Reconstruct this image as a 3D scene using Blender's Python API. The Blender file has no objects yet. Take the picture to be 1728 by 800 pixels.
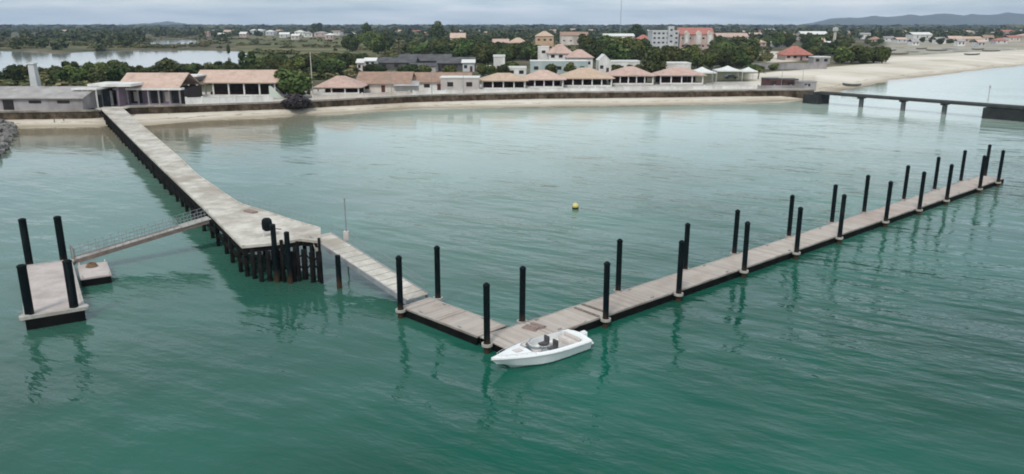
import bpy, bmesh, math, random
import numpy as np
from mathutils import Vector, Matrix
random.seed(7)
RNG = np.random.default_rng(11)
scene = bpy.context.scene
COL = scene.collection
R = math.radians

# ------------------------------------------------------------------ camera
F = 1320.0; TH = R(15.2); H = 20.0
ct, st = math.cos(TH), math.sin(TH)
def at(px, py, z=0.0):
    """photo pixel -> world point on the plane z"""
    v = py - 400.0
    Y = (H - z) * (F*ct - v*st) / (v*ct + F*st)
    return Vector((Y*(px-864.0)/(F*ct - v*st), Y, z))
def hz(py, Y):
    v = py - 400.0
    return H - Y*(v*ct + F*st)/(F*ct - v*st)
def xat(px, py, Y):
    v = py - 400.0
    return Y*(px-864.0)/(F*ct - v*st)
cam_d = bpy.data.cameras.new('camera'); cam = bpy.data.objects.new('camera', cam_d); COL.objects.link(cam)
cam.location = (0, 0, H); cam.rotation_euler = (R(90) - TH, 0, 0)
cam_d.sensor_width = 36.0; cam_d.lens = F/1728*36.0; cam_d.clip_start = 0.5; cam_d.clip_end = 60000
scene.camera = cam

# ------------------------------------------------------------------ materials
MATS = {}
def node_mat(name):
    m = bpy.data.materials.new(name); m.use_nodes = True
    nt = m.node_tree; bs = nt.nodes['Principled BSDF']
    MATS[name] = m
    return m, nt, bs
def N(nt, t, **kw):
    n = nt.nodes.new(t)
    for k, v in kw.items():
        setattr(n, k, v)
    return n
def L(nt, a, b): nt.links.new(a, b)
def coord(nt, scale=(1,1,1), obj=True):
    tc = N(nt, 'ShaderNodeTexCoord'); mp = N(nt, 'ShaderNodeMapping')
    mp.inputs['Scale'].default_value = scale
    L(nt, tc.outputs['Object' if obj else 'Generated'], mp.inputs['Vector'])
    return mp.outputs['Vector']
def geo_pos(nt, scale=(1,1,1), rot=(0,0,0)):
    g = N(nt, 'ShaderNodeNewGeometry'); mp = N(nt, 'ShaderNodeMapping')
    mp.inputs['Scale'].default_value = scale; mp.inputs['Rotation'].default_value = rot
    L(nt, g.outputs['Position'], mp.inputs['Vector'])
    return mp.outputs['Vector']
def noise(nt, vec, scale, detail=4, rough=0.6):
    n = N(nt, 'ShaderNodeTexNoise'); n.inputs['Scale'].default_value = scale
    n.inputs['Detail'].default_value = detail; n.inputs['Roughness'].default_value = rough
    L(nt, vec, n.inputs['Vector']); return n.outputs['Fac']
def ramp(nt, fac, stops):
    r = N(nt, 'ShaderNodeValToRGB')
    while len(r.color_ramp.elements) < len(stops): r.color_ramp.elements.new(0.5)
    for e, (p, c) in zip(r.color_ramp.elements, stops):
        e.position = p; e.color = (c[0], c[1], c[2], 1) if not isinstance(c, (int, float)) else (c, c, c, 1)
    L(nt, fac, r.inputs['Fac']); return r.outputs['Color']
def mixc(nt, fac, a, b, mode='MIX'):
    m = N(nt, 'ShaderNodeMix', data_type='RGBA', blend_type=mode)
    if isinstance(fac, (int, float)): m.inputs[0].default_value = fac
    else: L(nt, fac, m.inputs[0])
    for sock, v in ((m.inputs[6], a), (m.inputs[7], b)):
        if isinstance(v, (tuple, list)): sock.default_value = (v[0], v[1], v[2], 1)
        else: L(nt, v, sock)
    return m.outputs[2]
def bump(nt, bs, h, dist, strength=1.0):
    b = N(nt, 'ShaderNodeBump'); b.inputs['Distance'].default_value = dist; b.inputs['Strength'].default_value = strength
    L(nt, h, b.inputs['Height']); L(nt, b.outputs['Normal'], bs.inputs['Normal']); return b
def rough_mat(name, c1, c2, scale=0.8, rough=0.8, bmp=0.02, spread=(0.35, 0.65), obj_var=0.0, spec=0.3, stains=None):
    m, nt, bs = node_mat(name)
    v = geo_pos(nt)
    f = noise(nt, v, scale, 6, 0.65)
    c = ramp(nt, f, [(spread[0], c1), (spread[1], c2)])
    if stains:
        f3 = noise(nt, geo_pos(nt, (1, 1, 0.35)), scale*0.35, 5, 0.7)
        c = mixc(nt, ramp(nt, f3, [(0.46, 0.0), (0.64, 0.85)]), c, stains)
    if obj_var:
        oi = N(nt, 'ShaderNodeObjectInfo'); hs = N(nt, 'ShaderNodeHueSaturation')
        mr = N(nt, 'ShaderNodeMapRange'); mr.inputs[3].default_value = 1-obj_var; mr.inputs[4].default_value = 1+obj_var
        L(nt, oi.outputs['Random'], mr.inputs[0]); L(nt, mr.outputs[0], hs.inputs['Value']); L(nt, c, hs.inputs['Color']); c = hs.outputs['Color']
    L(nt, c, bs.inputs['Base Color']); bs.inputs['Roughness'].default_value = rough
    bs.inputs['Specular IOR Level'].default_value = spec
    if bmp: bump(nt, bs, noise(nt, v, scale*6, 3), bmp)
    return m
def tile_mat(name, c1, c2, moss=(0.16, 0.12, 0.09)):
    m, nt, bs = node_mat(name)
    v = geo_pos(nt)
    f = noise(nt, v, 0.7, 6, 0.7)
    c = ramp(nt, f, [(0.35, c1), (0.65, c2)])
    f2 = noise(nt, v, 0.25, 5, 0.7)
    c = mixc(nt, ramp(nt, f2, [(0.55, 0.0), (0.75, 0.5)]), c, moss)
    w = N(nt, 'ShaderNodeTexWave'); w.bands_direction = 'X'; w.inputs['Scale'].default_value = 1.6; w.inputs['Distortion'].default_value = 0.3
    L(nt, v, w.inputs['Vector'])
    c = mixc(nt, 0.25, c, mixc(nt, w.outputs['Fac'], (0.62, 0.55, 0.5), (1, 1, 1)), 'MULTIPLY')
    L(nt, c, bs.inputs['Base Color']); bs.inputs['Roughness'].default_value = 0.85
    bump(nt, bs, w.outputs['Fac'], 0.06)
    return m
rough_mat('pier_deck', (0.44, 0.41, 0.35), (0.64, 0.60, 0.53), 0.6, 0.85, 0.01, spread=(0.4,0.6), stains=(0.34, 0.295, 0.24))
rough_mat('pier_dark', (0.006, 0.006, 0.006), (0.020, 0.018, 0.016), 1.2, 0.9, 0.02, spec=0.08)
rough_mat('pier_pile', (0.004, 0.004, 0.004), (0.014, 0.014, 0.013), 1.4, 0.9, 0.02, spec=0.08)
rough_mat('concrete', (0.33, 0.32, 0.30), (0.46, 0.45, 0.42), 0.7, 0.85, 0.02, stains=(0.22, 0.20, 0.18))
rough_mat('pale_metal', (0.5, 0.5, 0.49), (0.65, 0.64, 0.62), 2.0, 0.5, 0)
rough_mat('grey_metal', (0.22, 0.23, 0.24), (0.32, 0.33, 0.33), 2.0, 0.5, 0)
rough_mat('brown_beam', (0.16, 0.12, 0.10), (0.24, 0.19, 0.16), 2.0, 0.7, 0.01)
rough_mat('black_plastic', (0.002, 0.006, 0.008), (0.006, 0.011, 0.013), 2.0, 0.6, 0, spec=0.08)
rough_mat('edge_wood', (0.30, 0.27, 0.24), (0.46, 0.42, 0.38), 0.8, 0.8, 0, stains=(0.2,0.17,0.14))
rough_mat('float_black', (0.004, 0.005, 0.005), (0.011, 0.011, 0.010), 1.0, 0.8, 0.01, spec=0.08)
rough_mat('guide_white', (0.34, 0.32, 0.29), (0.50, 0.48, 0.44), 3.0, 0.6, 0, stains=(0.35, 0.3, 0.25))
rough_mat('white_paint', (0.66, 0.65, 0.62), (0.80, 0.79, 0.76), 0.5, 0.7, 0.005, stains=(0.50, 0.47, 0.43))
rough_mat('cream_paint', (0.56, 0.50, 0.44), (0.68, 0.62, 0.55), 0.4, 0.8, 0.005, stains=(0.38, 0.33, 0.28))
rough_mat('pink_paint', (0.50, 0.36, 0.32), (0.60, 0.46, 0.41), 0.4, 0.8, 0.005, stains=(0.35, 0.28, 0.25))
rough_mat('grey_paint', (0.30, 0.28, 0.28), (0.40, 0.38, 0.38), 0.3, 0.8, 0.005, stains=(0.2, 0.18, 0.17))
rough_mat('teal_paint', (0.36, 0.44, 0.43), (0.48, 0.54, 0.52), 0.4, 0.8, 0.005)
rough_mat('orange_paint', (0.50, 0.34, 0.22), (0.58, 0.42, 0.28), 0.4, 0.8, 0.005)
rough_mat('purple_paint', (0.16, 0.12, 0.16), (0.24, 0.19, 0.23), 0.6, 0.8, 0.005)
rough_mat('interior_shade', (0.03, 0.022, 0.018), (0.07, 0.052, 0.042), 0.8, 0.7, 0)
rough_mat('dark_opening', (0.012, 0.010, 0.010), (0.035, 0.028, 0.026), 0.8, 0.6, 0)
rough_mat('dark_red', (0.07, 0.022, 0.022), (0.12, 0.045, 0.04), 0.8, 0.7, 0.01)
rough_mat('grey_roof', (0.30, 0.28, 0.27), (0.42, 0.40, 0.38), 0.35, 0.85, 0.03, stains=(0.2, 0.17, 0.15))
rough_mat('dark_roof', (0.055, 0.055, 0.06), (0.13, 0.125, 0.125), 0.3, 0.8, 0.03)
rough_mat('white_roof', (0.62, 0.61, 0.57), (0.76, 0.75, 0.71), 0.3, 0.7, 0.01)
tile_mat('tile_peach', (0.60, 0.42, 0.33), (0.74, 0.56, 0.46))
tile_mat('tile_salmon', (0.55, 0.37, 0.30), (0.68, 0.50, 0.43))
tile_mat('tile_tan', (0.55, 0.40, 0.28), (0.70, 0.53, 0.40))
tile_mat('tile_brown', (0.33, 0.21, 0.15), (0.46, 0.31, 0.23))
tile_mat('tile_red', (0.42, 0.14, 0.11), (0.56, 0.24, 0.19))
rough_mat('stone_wall', (0.05, 0.036, 0.024), (0.14, 0.11, 0.08), 0.9, 0.95, 0.10, spread=(0.38, 0.62), spec=0.1, stains=(0.025, 0.018, 0.01))
rough_mat('wall_cap', (0.22, 0.20, 0.17), (0.34, 0.31, 0.27), 0.6, 0.9, 0.02, stains=(0.12, 0.11, 0.08))
rough_mat('promenade_paving', (0.50, 0.46, 0.42), (0.64, 0.60, 0.55), 0.25, 0.85, 0.01, stains=(0.4, 0.36, 0.32))
rough_mat('rock', (0.09, 0.085, 0.08), (0.26, 0.25, 0.23), 0.7, 0.9, 0.05, obj_var=0.3)
rough_mat('bark', (0.05, 0.035, 0.025), (0.10, 0.075, 0.05), 3, 0.9, 0.01)
rough_mat('gelcoat', (0.80, 0.81, 0.80), (0.86, 0.87, 0.86), 2, 0.22, 0, spec=0.5)
rough_mat('boat_floor', (0.40, 0.38, 0.36), (0.52, 0.50, 0.47), 4, 0.7, 0)
rough_mat('boat_seat', (0.06, 0.06, 0.065), (0.12, 0.11, 0.11), 4, 0.6, 0)
rough_mat('seat_pale', (0.55, 0.50, 0.46), (0.66, 0.61, 0.57), 4, 0.6, 0)
rough_mat('brown_cloth', (0.22, 0.16, 0.14), (0.34, 0.26, 0.235), 5, 0.9, 0.02)
rough_mat('rope', (0.18, 0.11, 0.06), (0.3, 0.2, 0.13), 8, 0.9, 0.01)
rough_mat('buoy_yellow', (0.62, 0.50, 0.16), (0.72, 0.60, 0.25), 3, 0.5, 0)
rough_mat('canoe', (0.09, 0.10, 0.09), (0.18, 0.18, 0.16), 2, 0.8, 0)
rough_mat('old_wood', (0.13, 0.11, 0.09), (0.24, 0.21, 0.18), 2, 0.9, 0.01)
rough_mat('rubber', (0.01, 0.01, 0.01), (0.02, 0.02, 0.02), 2, 0.8, 0)
rough_mat('car_dark', (0.02, 0.024, 0.03), (0.03, 0.034, 0.04), 2, 0.25, 0, spec=0.5)
rough_mat('car_white', (0.6, 0.6, 0.6), (0.66, 0.66, 0.66), 2, 0.25, 0, spec=0.5)

rough_mat('pontoon_deck', (0.44, 0.38, 0.35), (0.55, 0.49, 0.45), 0.9, 0.8, 0.005, stains=(0.36, 0.31, 0.28))
rough_mat('jetty_dark', (0.03, 0.032, 0.03), (0.06, 0.06, 0.056), 0.6, 0.85, 0.02)
rough_mat('jetty_black', (0.015, 0.018, 0.018), (0.035, 0.038, 0.036), 0.6, 0.85, 0.03)
rough_mat('jetty_post', (0.11, 0.115, 0.115), (0.2, 0.2, 0.2), 0.8, 0.85, 0.02)
rough_mat('canopy_dark', (0.02, 0.03, 0.035), (0.05, 0.065, 0.07), 0.8, 0.7, 0.01)
rough_mat('stair_paint', (0.48, 0.56, 0.48), (0.60, 0.66, 0.58), 0.6, 0.7, 0)
rough_mat('awning_cloth', (0.36, 0.37, 0.35), (0.46, 0.47, 0.45), 0.6, 0.8, 0)
rough_mat('grey_cream', (0.42, 0.38, 0.35), (0.52, 0.48, 0.44), 0.4, 0.8, 0)
rough_mat('tent_white', (0.62, 0.62, 0.59), (0.72, 0.72, 0.69), 0.6, 0.6, 0)
rough_mat('kiosk_red', (0.055, 0.025, 0.025), (0.11, 0.055, 0.05), 0.6, 0.8, 0.01)
rough_mat('white_grey', (0.50, 0.51, 0.52), (0.62, 0.63, 0.63), 0.2, 0.8, 0, stains=(0.4, 0.4, 0.4))
rough_mat('mast_grey', (0.30, 0.33, 0.35), (0.38, 0.41, 0.43), 1, 0.6, 0)
def pile_weather():
    m = MATS['black_plastic']; nt = m.node_tree; bs = nt.nodes['Principled BSDF']
    old = bs.inputs['Base Color'].links[0].from_socket
    g = N(nt, 'ShaderNodeNewGeometry'); sx = N(nt, 'ShaderNodeSeparateXYZ'); L(nt, g.outputs['Position'], sx.inputs[0])
    nn = noise(nt, geo_pos(nt, (1, 1, .3)), 3.0, 4, .7)
    a_ = N(nt, 'ShaderNodeMath', operation='MULTIPLY_ADD'); a_.inputs[1].default_value = 1.6; L(nt, nn, a_.inputs[0]); L(nt, sx.outputs['Z'], a_.inputs[2])
    f = ramp(nt, a_.outputs[0], [(0.0, 1.0), (1.0, 0.0)]); mr = N(nt, 'ShaderNodeMapRange'); mr.inputs[1].default_value = 1.1; mr.inputs[2].default_value = 2.0; mr.inputs[3].default_value = 1; mr.inputs[4].default_value = 0
    L(nt, a_.outputs[0], mr.inputs[0])
    c = mixc(nt, mr.outputs[0], old, (0.055, 0.036, 0.022))
    st_ = ramp(nt, noise(nt, geo_pos(nt, (1, 1, .12)), 2.2, 4, .7), [(0.55, 0.0), (0.75, 0.45)])
    c = mixc(nt, st_, c, (0.045, 0.048, 0.046))
    L(nt, c, bs.inputs['Base Color'])
pile_weather()
def glass_mat():
    m, nt, bs = node_mat('tinted_glass')
    bs.inputs['Base Color'].default_value = (0.02, 0.025, 0.028, 1); bs.inputs['Roughness'].default_value = 0.08
    bs.inputs['Specular IOR Level'].default_value = 0.6
glass_mat()
def screen_mat():
    m, nt, bs = node_mat('screen_glass')
    bs.inputs['Base Color'].default_value = (0.62, 0.68, 0.70, 1); bs.inputs['Roughness'].default_value = 0.05; bs.inputs['Transmission Weight'].default_value = 0.9; bs.inputs['IOR'].default_value = 1.1
screen_mat()
def deck_mat():
    m, nt, bs = node_mat('dock_planks')
    tc = N(nt, 'ShaderNodeTexCoord'); sep = N(nt, 'ShaderNodeSeparateXYZ'); L(nt, tc.outputs['Object'], sep.inputs[0])
    mul = N(nt, 'ShaderNodeMath', operation='MULTIPLY'); mul.inputs[1].default_value = 5.0; L(nt, sep.outputs['X'], mul.inputs[0])
    fl = N(nt, 'ShaderNodeMath', operation='FLOOR'); L(nt, mul.outputs[0], fl.inputs[0])
    wn = N(nt, 'ShaderNodeTexWhiteNoise', noise_dimensions='1D'); L(nt, fl.outputs[0], wn.inputs['W'])
    c = ramp(nt, wn.outputs['Value'], [(0.0, (0.37, 0.33, 0.295)), (0.12, (0.45, 0.41, 0.37)), (1.0, (0.54, 0.50, 0.46))])
    fr = N(nt, 'ShaderNodeMath', operation='FRACT'); L(nt, mul.outputs[0], fr.inputs[0])
    gap = ramp(nt, fr.outputs[0], [(0.0, 0.35), (0.07, 1.0)])
    c = mixc(nt, 1.0, c, gap, 'MULTIPLY')
    f = noise(nt, geo_pos(nt), 0.6, 6, 0.7)
    c = mixc(nt, ramp(nt, f, [(0.48, 0.0), (0.7, 0.6)]), c, (0.33, 0.27, 0.23))
    oi = N(nt, 'ShaderNodeObjectInfo')
    tint = ramp(nt, oi.outputs['Random'], [(0.0, (0.70, 0.64, 0.60)), (0.35, (0.92, 0.87, 0.83)), (0.7, (1.0, 0.96, 0.91)), (1.0, (0.86, 0.74, 0.70))])
    c = mixc(nt, 1.0, c, tint, 'MULTIPLY')
    L(nt, c, bs.inputs['Base Color']); bs.inputs['Roughness'].default_value = 0.8
    bump(nt, bs, gap, 0.01)
deck_mat()
def leaf_mat(name, c1, c2, c3, hv=0.03):
    m, nt, bs = node_mat(name)
    oi = N(nt, 'ShaderNodeObjectInfo'); at_ = N(nt, 'ShaderNodeAttribute', attribute_name='tint')
    c = ramp(nt, at_.outputs['Fac'], [(0.0, c1), (0.55, c2), (1.0, c3)])
    hs = N(nt, 'ShaderNodeHueSaturation')
    mr = N(nt, 'ShaderNodeMapRange'); mr.inputs[3].default_value = 0.5-hv*1.5; mr.inputs[4].default_value = 0.5+hv*0.5
    L(nt, oi.outputs['Random'], mr.inputs[0]); L(nt, mr.outputs[0], hs.inputs['Hue'])
    mul = N(nt, 'ShaderNodeMath', operation='MULTIPLY'); mul.inputs[1].default_value = 7.31; L(nt, oi.outputs['Random'], mul.inputs[0])
    fr = N(nt, 'ShaderNodeMath', operation='FRACT'); L(nt, mul.outputs[0], fr.inputs[0])
    mr2 = N(nt, 'ShaderNodeMapRange'); mr2.inputs[3].default_value = 0.7; mr2.inputs[4].default_value = 1.6
    L(nt, fr.outputs[0], mr2.inputs[0]); L(nt, mr2.outputs[0], hs.inputs['Value'])
    L(nt, c, hs.inputs['Color']); L(nt, hs.outputs['Color'], bs.inputs['Base Color'])
    bs.inputs['Roughness'].default_value = 0.75; bs.inputs['Specular IOR Level'].default_value = 0.15
leaf_mat('foliage', (0.024, 0.042, 0.012), (0.052, 0.080, 0.022), (0.115, 0.140, 0.042), .035)
leaf_mat('foliage_dark', (0.018, 0.030, 0.011), (0.038, 0.056, 0.018), (0.075, 0.092, 0.034))
leaf_mat('foliage_purple', (0.020, 0.018, 0.016), (0.040, 0.033, 0.034), (0.075, 0.058, 0.064))
leaf_mat('foliage_scrub', (0.036, 0.052, 0.018), (0.085, 0.095, 0.034), (0.21, 0.17, 0.085))
leaf_mat('foliage_far', (0.024, 0.038, 0.017), (0.050, 0.070, 0.030), (0.11, 0.115, 0.055))

# ------------------------------------------------------------------ mesh helper
class MB:
    def __init__(s): s.v = []; s.f = []
    def add(s, vs, fs):
        o = len(s.v); s.v += [tuple(p) for p in vs]; s.f += [tuple(i+o for i in f) for f in fs]; return s
    def box(s, x0, x1, y0, y1, z0, z1):
        return s.add([(x0,y0,z0),(x1,y0,z0),(x1,y1,z0),(x0,y1,z0),(x0,y0,z1),(x1,y0,z1),(x1,y1,z1),(x0,y1,z1)],
                     [(0,3,2,1),(4,5,6,7),(0,1,5,4),(1,2,6,5),(2,3,7,6),(3,0,4,7)])
    def prism(s, poly, z0, z1):
        a = sum(poly[i][0]*poly[(i+1)%len(poly)][1]-poly[(i+1)%len(poly)][0]*poly[i][1] for i in range(len(poly)))
        if a < 0: poly = poly[::-1]
        n = len(poly)
        return s.add([(p[0],p[1],z0) for p in poly]+[(p[0],p[1],z1) for p in poly],
                     [tuple(range(n-1,-1,-1)), tuple(range(n,2*n))]+[(i,(i+1)%n,n+(i+1)%n,n+i) for i in range(n)])
    def cyl(s, p0, p1, r0, r1=None, n=12, caps=True):
        r1 = r0 if r1 is None else r1
        p0, p1 = Vector(p0), Vector(p1); d = (p1-p0).normalized()
        a = d.orthogonal().normalized(); b = d.cross(a)
        vs = [p0+(a*math.cos(2*math.pi*i/n)+b*math.sin(2*math.pi*i/n))*r0 for i in range(n)]
        vs += [p1+(a*math.cos(2*math.pi*i/n)+b*math.sin(2*math.pi*i/n))*r1 for i in range(n)]
        fs = [(i,(i+1)%n,n+(i+1)%n,n+i) for i in range(n)]
        if caps: fs += [tuple(range(n-1,-1,-1)), tuple(range(n,2*n))]
        return s.add(vs, fs)
    def beam(s, p0, p1, w, h):
        """box from p0 to p1, width w (horizontal), height h (below the line)"""
        p0, p1 = Vector(p0), Vector(p1); d = p1-p0; q = Vector((-d.y, d.x, 0)).normalized()*w/2; up = Vector((0,0,h))
        vs = [p0-q-up, p0+q-up, p1+q-up, p1-q-up, p0-q, p0+q, p1+q, p1-q]
        return s.add(vs, [(0,1,2,3),(4,7,6,5),(0,4,5,1),(1,5,6,2),(2,6,7,3),(3,7,4,0)])
    def lathe(s, prof, c=(0,0,0), n=16):
        o = []; 
        for r, z in prof: o += [(c[0]+r*math.cos(2*math.pi*i/n), c[1]+r*math.sin(2*math.pi*i/n), c[2]+z) for i in range(n)]
        fs = [(k*n+i, k*n+(i+1)%n, (k+1)*n+(i+1)%n, (k+1)*n+i) for k in range(len(prof)-1) for i in range(n)]
        fs += [tuple(range(n-1,-1,-1)), tuple(range((len(prof)-1)*n, len(prof)*n))]
        return s.add(o, fs)
    def build(s, name, mat, parent=None, world=False, smooth=False, bevel=0, fix=False):
        me = bpy.data.meshes.new(name); vs = s.v
        if world and parent is not None:
            mi = Matrix.LocRotScale(parent.location, parent.rotation_euler, parent.scale).inverted()
            vs = [tuple(mi @ Vector(p)) for p in vs]
        me.from_pydata(vs, [], s.f)
        if bevel or fix:
            bm = bmesh.new(); bm.from_mesh(me)
            bmesh.ops.recalc_face_normals(bm, faces=bm.faces)
            if bevel: bmesh.ops.bevel(bm, geom=bm.edges[:], offset=bevel, segments=2, affect='EDGES', clamp_overlap=True)
            bm.to_mesh(me); bm.free()
        me.materials.append(MATS[mat])
        if smooth: me.polygons.foreach_set('use_smooth', [True]*len(me.polygons))
        me.update()
        o = bpy.data.objects.new(name, me); COL.objects.link(o)
        if parent is not None: o.parent = parent
        return o
def tag(o, label=None, cat=None, group=None, kind=None):
    if label: o['label'] = label
    if cat: o['category'] = cat
    if group: o['group'] = group
    if kind: o['kind'] = kind
    return o
def thing(name, loc, rotz, label, cat, group=None):
    o = bpy.data.objects.new(name, None); COL.objects.link(o); o.empty_display_size = 0.5
    o.location = loc; o.rotation_euler = (0, 0, rotz)
    return tag(o, label, cat, group)
def copy_tree(o, parent=None):
    c = o.copy(); COL.objects.link(c); c.parent = parent
    for ch in [x for x in ALLKIDS(o)]: copy_tree(ch, c)
    return c
def ALLKIDS(o): return list(o.children)

# ------------------------------------------------------------------ coast and terrain
def interp(xs, ys):
    xs = np.array(xs, float); ys = np.array(ys, float); i = np.argsort(xs)
    return lambda t: np.interp(t, xs[i], ys[i])
wt = [at(x, y, 0) for x, y in [(-900,330),(-500,262),(-250,240),(0,217),(60,213),(160,212),(250,212),(400,199),(500,193),(620,188),(700,182),(900,180),(1100,177),(1250,173),(1360,168),(1395,160),(1440,149),(1500,138),(1600,125),(1728,111),(1900,98),(2300,84)]]
wl = [at(x, y, 2.7) for x, y in [(-900,300),(-500,222),(-200,195),(0,188),(160,186),(210,180),(320,177),(500,171),(620,165),(700,161),(900,156),(1100,154),(1250,152),(1372,151)]]
Yc = interp([p.x/p.y for p in wt], [p.y for p in wt])
Yw = interp([p.x/p.y for p in wl], [p.y for p in wl])
TW = wl[-1].x/wl[-1].y
def proj(X, Y, z):
    """world -> photo pixel, numpy"""
    dz = z - H
    zc = Y*ct - dz*st; yc = Y*st + dz*ct
    return 864 + F*X/zc, 400 - F*yc/zc
def inpoly(px, py, poly):
    c = np.zeros(px.shape, bool); n = len(poly)
    for i in range(n):
        x0, y0 = poly[i]; x1, y1 = poly[(i+1) % n]
        if y0 == y1: continue
        k = ((y0 > py) != (y1 > py)) & (px < (x1-x0)*(py-y0)/(y1-y0)+x0)
        c ^= k
    return c
def blur2(a, n=2):
    for _ in range(n):
        b = np.pad(a, 1, mode='edge')
        a = (b[1:-1,1:-1]*2+b[:-2,1:-1]+b[2:,1:-1]+b[1:-1,:-2]+b[1:-1,2:])/6
    return a
LAGOON = [(-700,84),(0,83.5),(60,86),(100,88),(150,84.5),(200,83.5),(330,82.5),(400,84),(425,90),(445,96),(480,100),(450,103),(430,108),(410,106),(330,113),(280,116),(200,114),(130,116),(60,117),(0,121),(-700,132)]
POND = [(240,73),(262,67.5),(300,66),(345,67.5),(352,70),(320,73.5),(280,75.5),(245,75)]
def grid_mesh(name, X, Y, Z, attrs):
    r, c = X.shape
    me = bpy.data.meshes.new(name)
    co = np.stack([X, Y, Z], -1).reshape(-1, 3).astype(np.float32)
    i = np.arange(r*c).reshape(r, c)
    q = np.stack([i[:-1,:-1], i[:-1,1:], i[1:,1:], i[1:,:-1]], -1).reshape(-1, 4)
    me.vertices.add(len(co)); me.vertices.foreach_set('co', co.ravel())
    me.loops.add(q.size); me.loops.foreach_set('vertex_index', q.ravel().astype(np.int32))
    me.polygons.add(len(q)); me.polygons.foreach_set('loop_start', np.arange(0, q.size, 4, dtype=np.int32))
    me.polygons.foreach_set('use_smooth', np.ones(len(q), bool))
    me.update(calc_edges=True)
    for k, a in attrs.items():
        at_ = me.color_attributes.new(k, 'FLOAT_COLOR', 'POINT')
        d = np.ones((r*c, 4), np.float32); d[:, :3] = a.reshape(-1, 3); at_.data.foreach_set('color', d.ravel())
    o = bpy.data.objects.new(name, me); COL.objects.link(o); return o
def sm(a, b, x):
    t = np.clip((x-a)/(b-a), 0, 1); return t*t*(3-2*t)
def build_terrain():
    ts = np.linspace(-1.4, 1.4, 640)
    ys = np.exp(np.linspace(math.log(120), math.log(9000), 760))
    T, Y = np.meshgrid(ts, ys); X = T*Y
    yc = Yc(T); yw = Yw(T)
    walled = T < TW
    rnd = blur2(RNG.random(T.shape), 6)-0.5
    # in front of the coast: sea bed; beach; then land
    z = np.where(Y < yc, np.maximum(-(yc-Y)*0.07, -3.0), 0)
    beach_w = np.clip((Y-yc)/np.maximum(yw-yc, 3), 0, 1)*1.0
    land_w = np.where(Y > yw+1.75, 2.55, beach_w)
    land_b = 2.5*sm(0, 95, Y-yc)**0.8 + rnd*0.6*sm(0, 30, Y-yc)
    z = np.where(Y >= yc, np.where(walled, land_w, land_b), z)
    z = z + np.where(Y > yw+25, rnd*0.8, 0)
    px, py = proj(X, Y, 2.5)
    lag = blur2((inpoly(px, py, LAGOON) | inpoly(px, py, POND)).astype(float), 1)
    z = np.where(lag > 0.05, z-lag*2.2, z)
    # rolling plain up to 9 km
    sand = np.zeros_like(T); grass = np.zeros_like(T); pave = np.zeros_like(T)
    SAND = [(1262,160),(1262,134),(1268,124),(1330,120),(1400,113),(1480,106),(1500,96),(1500,84),(1560,76),(1640,74),(1728,72),(2600,60),(2600,600),(1262,600)]
    sand[inpoly(px, py, SAND) & (Y > yc-25)] = 1
    sand[walled & (Y < yw+0.5)] = 1
    sand[inpoly(px, py, [(1268,100),(1275,86),(1340,88),(1345,104),(1300,106)])] = 0.9
    sand[inpoly(px, py, [(420,101),(450,97),(490,101),(440,107)])] = 0.5
    sand[inpoly(px, py, [(1495,96),(1495,70),(1740,66),(1900,64),(1900,80),(1728,84),(1600,90)])] = .45
    sand = blur2(sand, 2)
    for poly in ([(385,62),(520,60),(640,66),(700,84),(640,92),(560,96),(430,95),(400,82)], [(0,72),(240,70),(240,82),(0,82)],
                 [(500,84),(620,82),(630,100),(500,104)], [(660,66),(900,66),(880,80),(690,84)]):
        grass[inpoly(px, py, poly)] = 1
    grass = blur2(grass, 3)
    pave[walled & (Y > yw) & (Y < yw+34)] = 1
    pave = blur2(pave, 1)
    o = grid_mesh('terrain', X, Y, z, {'zone': np.stack([sand, grass, pave], -1)})
    tag(o, 'flat coastal land with beach sand, fields and scrub', None, None, 'structure')
    m, nt, bs = node_mat('terrain')
    zn = N(nt, 'ShaderNodeAttribute', attribute_name='zone'); sp = N(nt, 'ShaderNodeSeparateColor'); L(nt, zn.outputs['Color'], sp.inputs[0])
    v = geo_pos(nt)
    n1 = noise(nt, v, 0.02, 8, 0.65); n2 = noise(nt, v, 0.35, 6, 0.7); n3 = noise(nt, geo_pos(nt, (0.5, 1, 1)), 0.03, 8, 0.68)
    scrub = ramp(nt, n1, [(0.35, (0.045, 0.055, 0.022)), (0.5, (0.09, 0.085, 0.045)), (0.62, (0.17, 0.14, 0.09))])
    field = ramp(nt, n3, [(0.38, (0.055, 0.075, 0.024)), (0.5, (0.115, 0.115, 0.048)), (0.62, (0.23, 0.19, 0.10))])
    sandc = ramp(nt, n3, [(0.36, (0.46, 0.40, 0.31)), (0.48, (0.62, 0.56, 0.46)), (0.62, (0.72, 0.66, 0.57))])
    pavec = ramp(nt, n2, [(0.4, (0.34, 0.31, 0.27)), (0.6, (0.50, 0.46, 0.41))])
    c = mixc(nt, sp.outputs[1], scrub, field); c = mixc(nt, sp.outputs[2], c, pavec)
    c = mixc(nt, sp.outputs[0], c, sandc)
    g = N(nt, 'ShaderNodeNewGeometry'); sx = N(nt, 'ShaderNodeSeparateXYZ'); L(nt, g.outputs['Position'], sx.inputs[0])
    wet = N(nt, 'ShaderNodeMapRange'); wet.inputs[1].default_value = 0.05; wet.inputs[2].default_value = 0.45
    L(nt, sx.outputs['Z'], wet.inputs[0])
    c = mixc(nt, wet.outputs[0], mixc(nt, 1.0, c, (0.62, 0.58, 0.52), 'MULTIPLY'), c)
    zw = N(nt, 'ShaderNodeMath', operation='MULTIPLY_ADD'); zw.inputs[1].default_value = 0.5; L(nt, noise(nt, v, 0.25, 5, 0.7), zw.inputs[0]); L(nt, sx.outputs['Z'], zw.inputs[2])
    wr = ramp(nt, zw.outputs[0], [(0.66, 0.0), (0.70, 1.0), (0.74, 1.0), (0.80, 0.0)])
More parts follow.
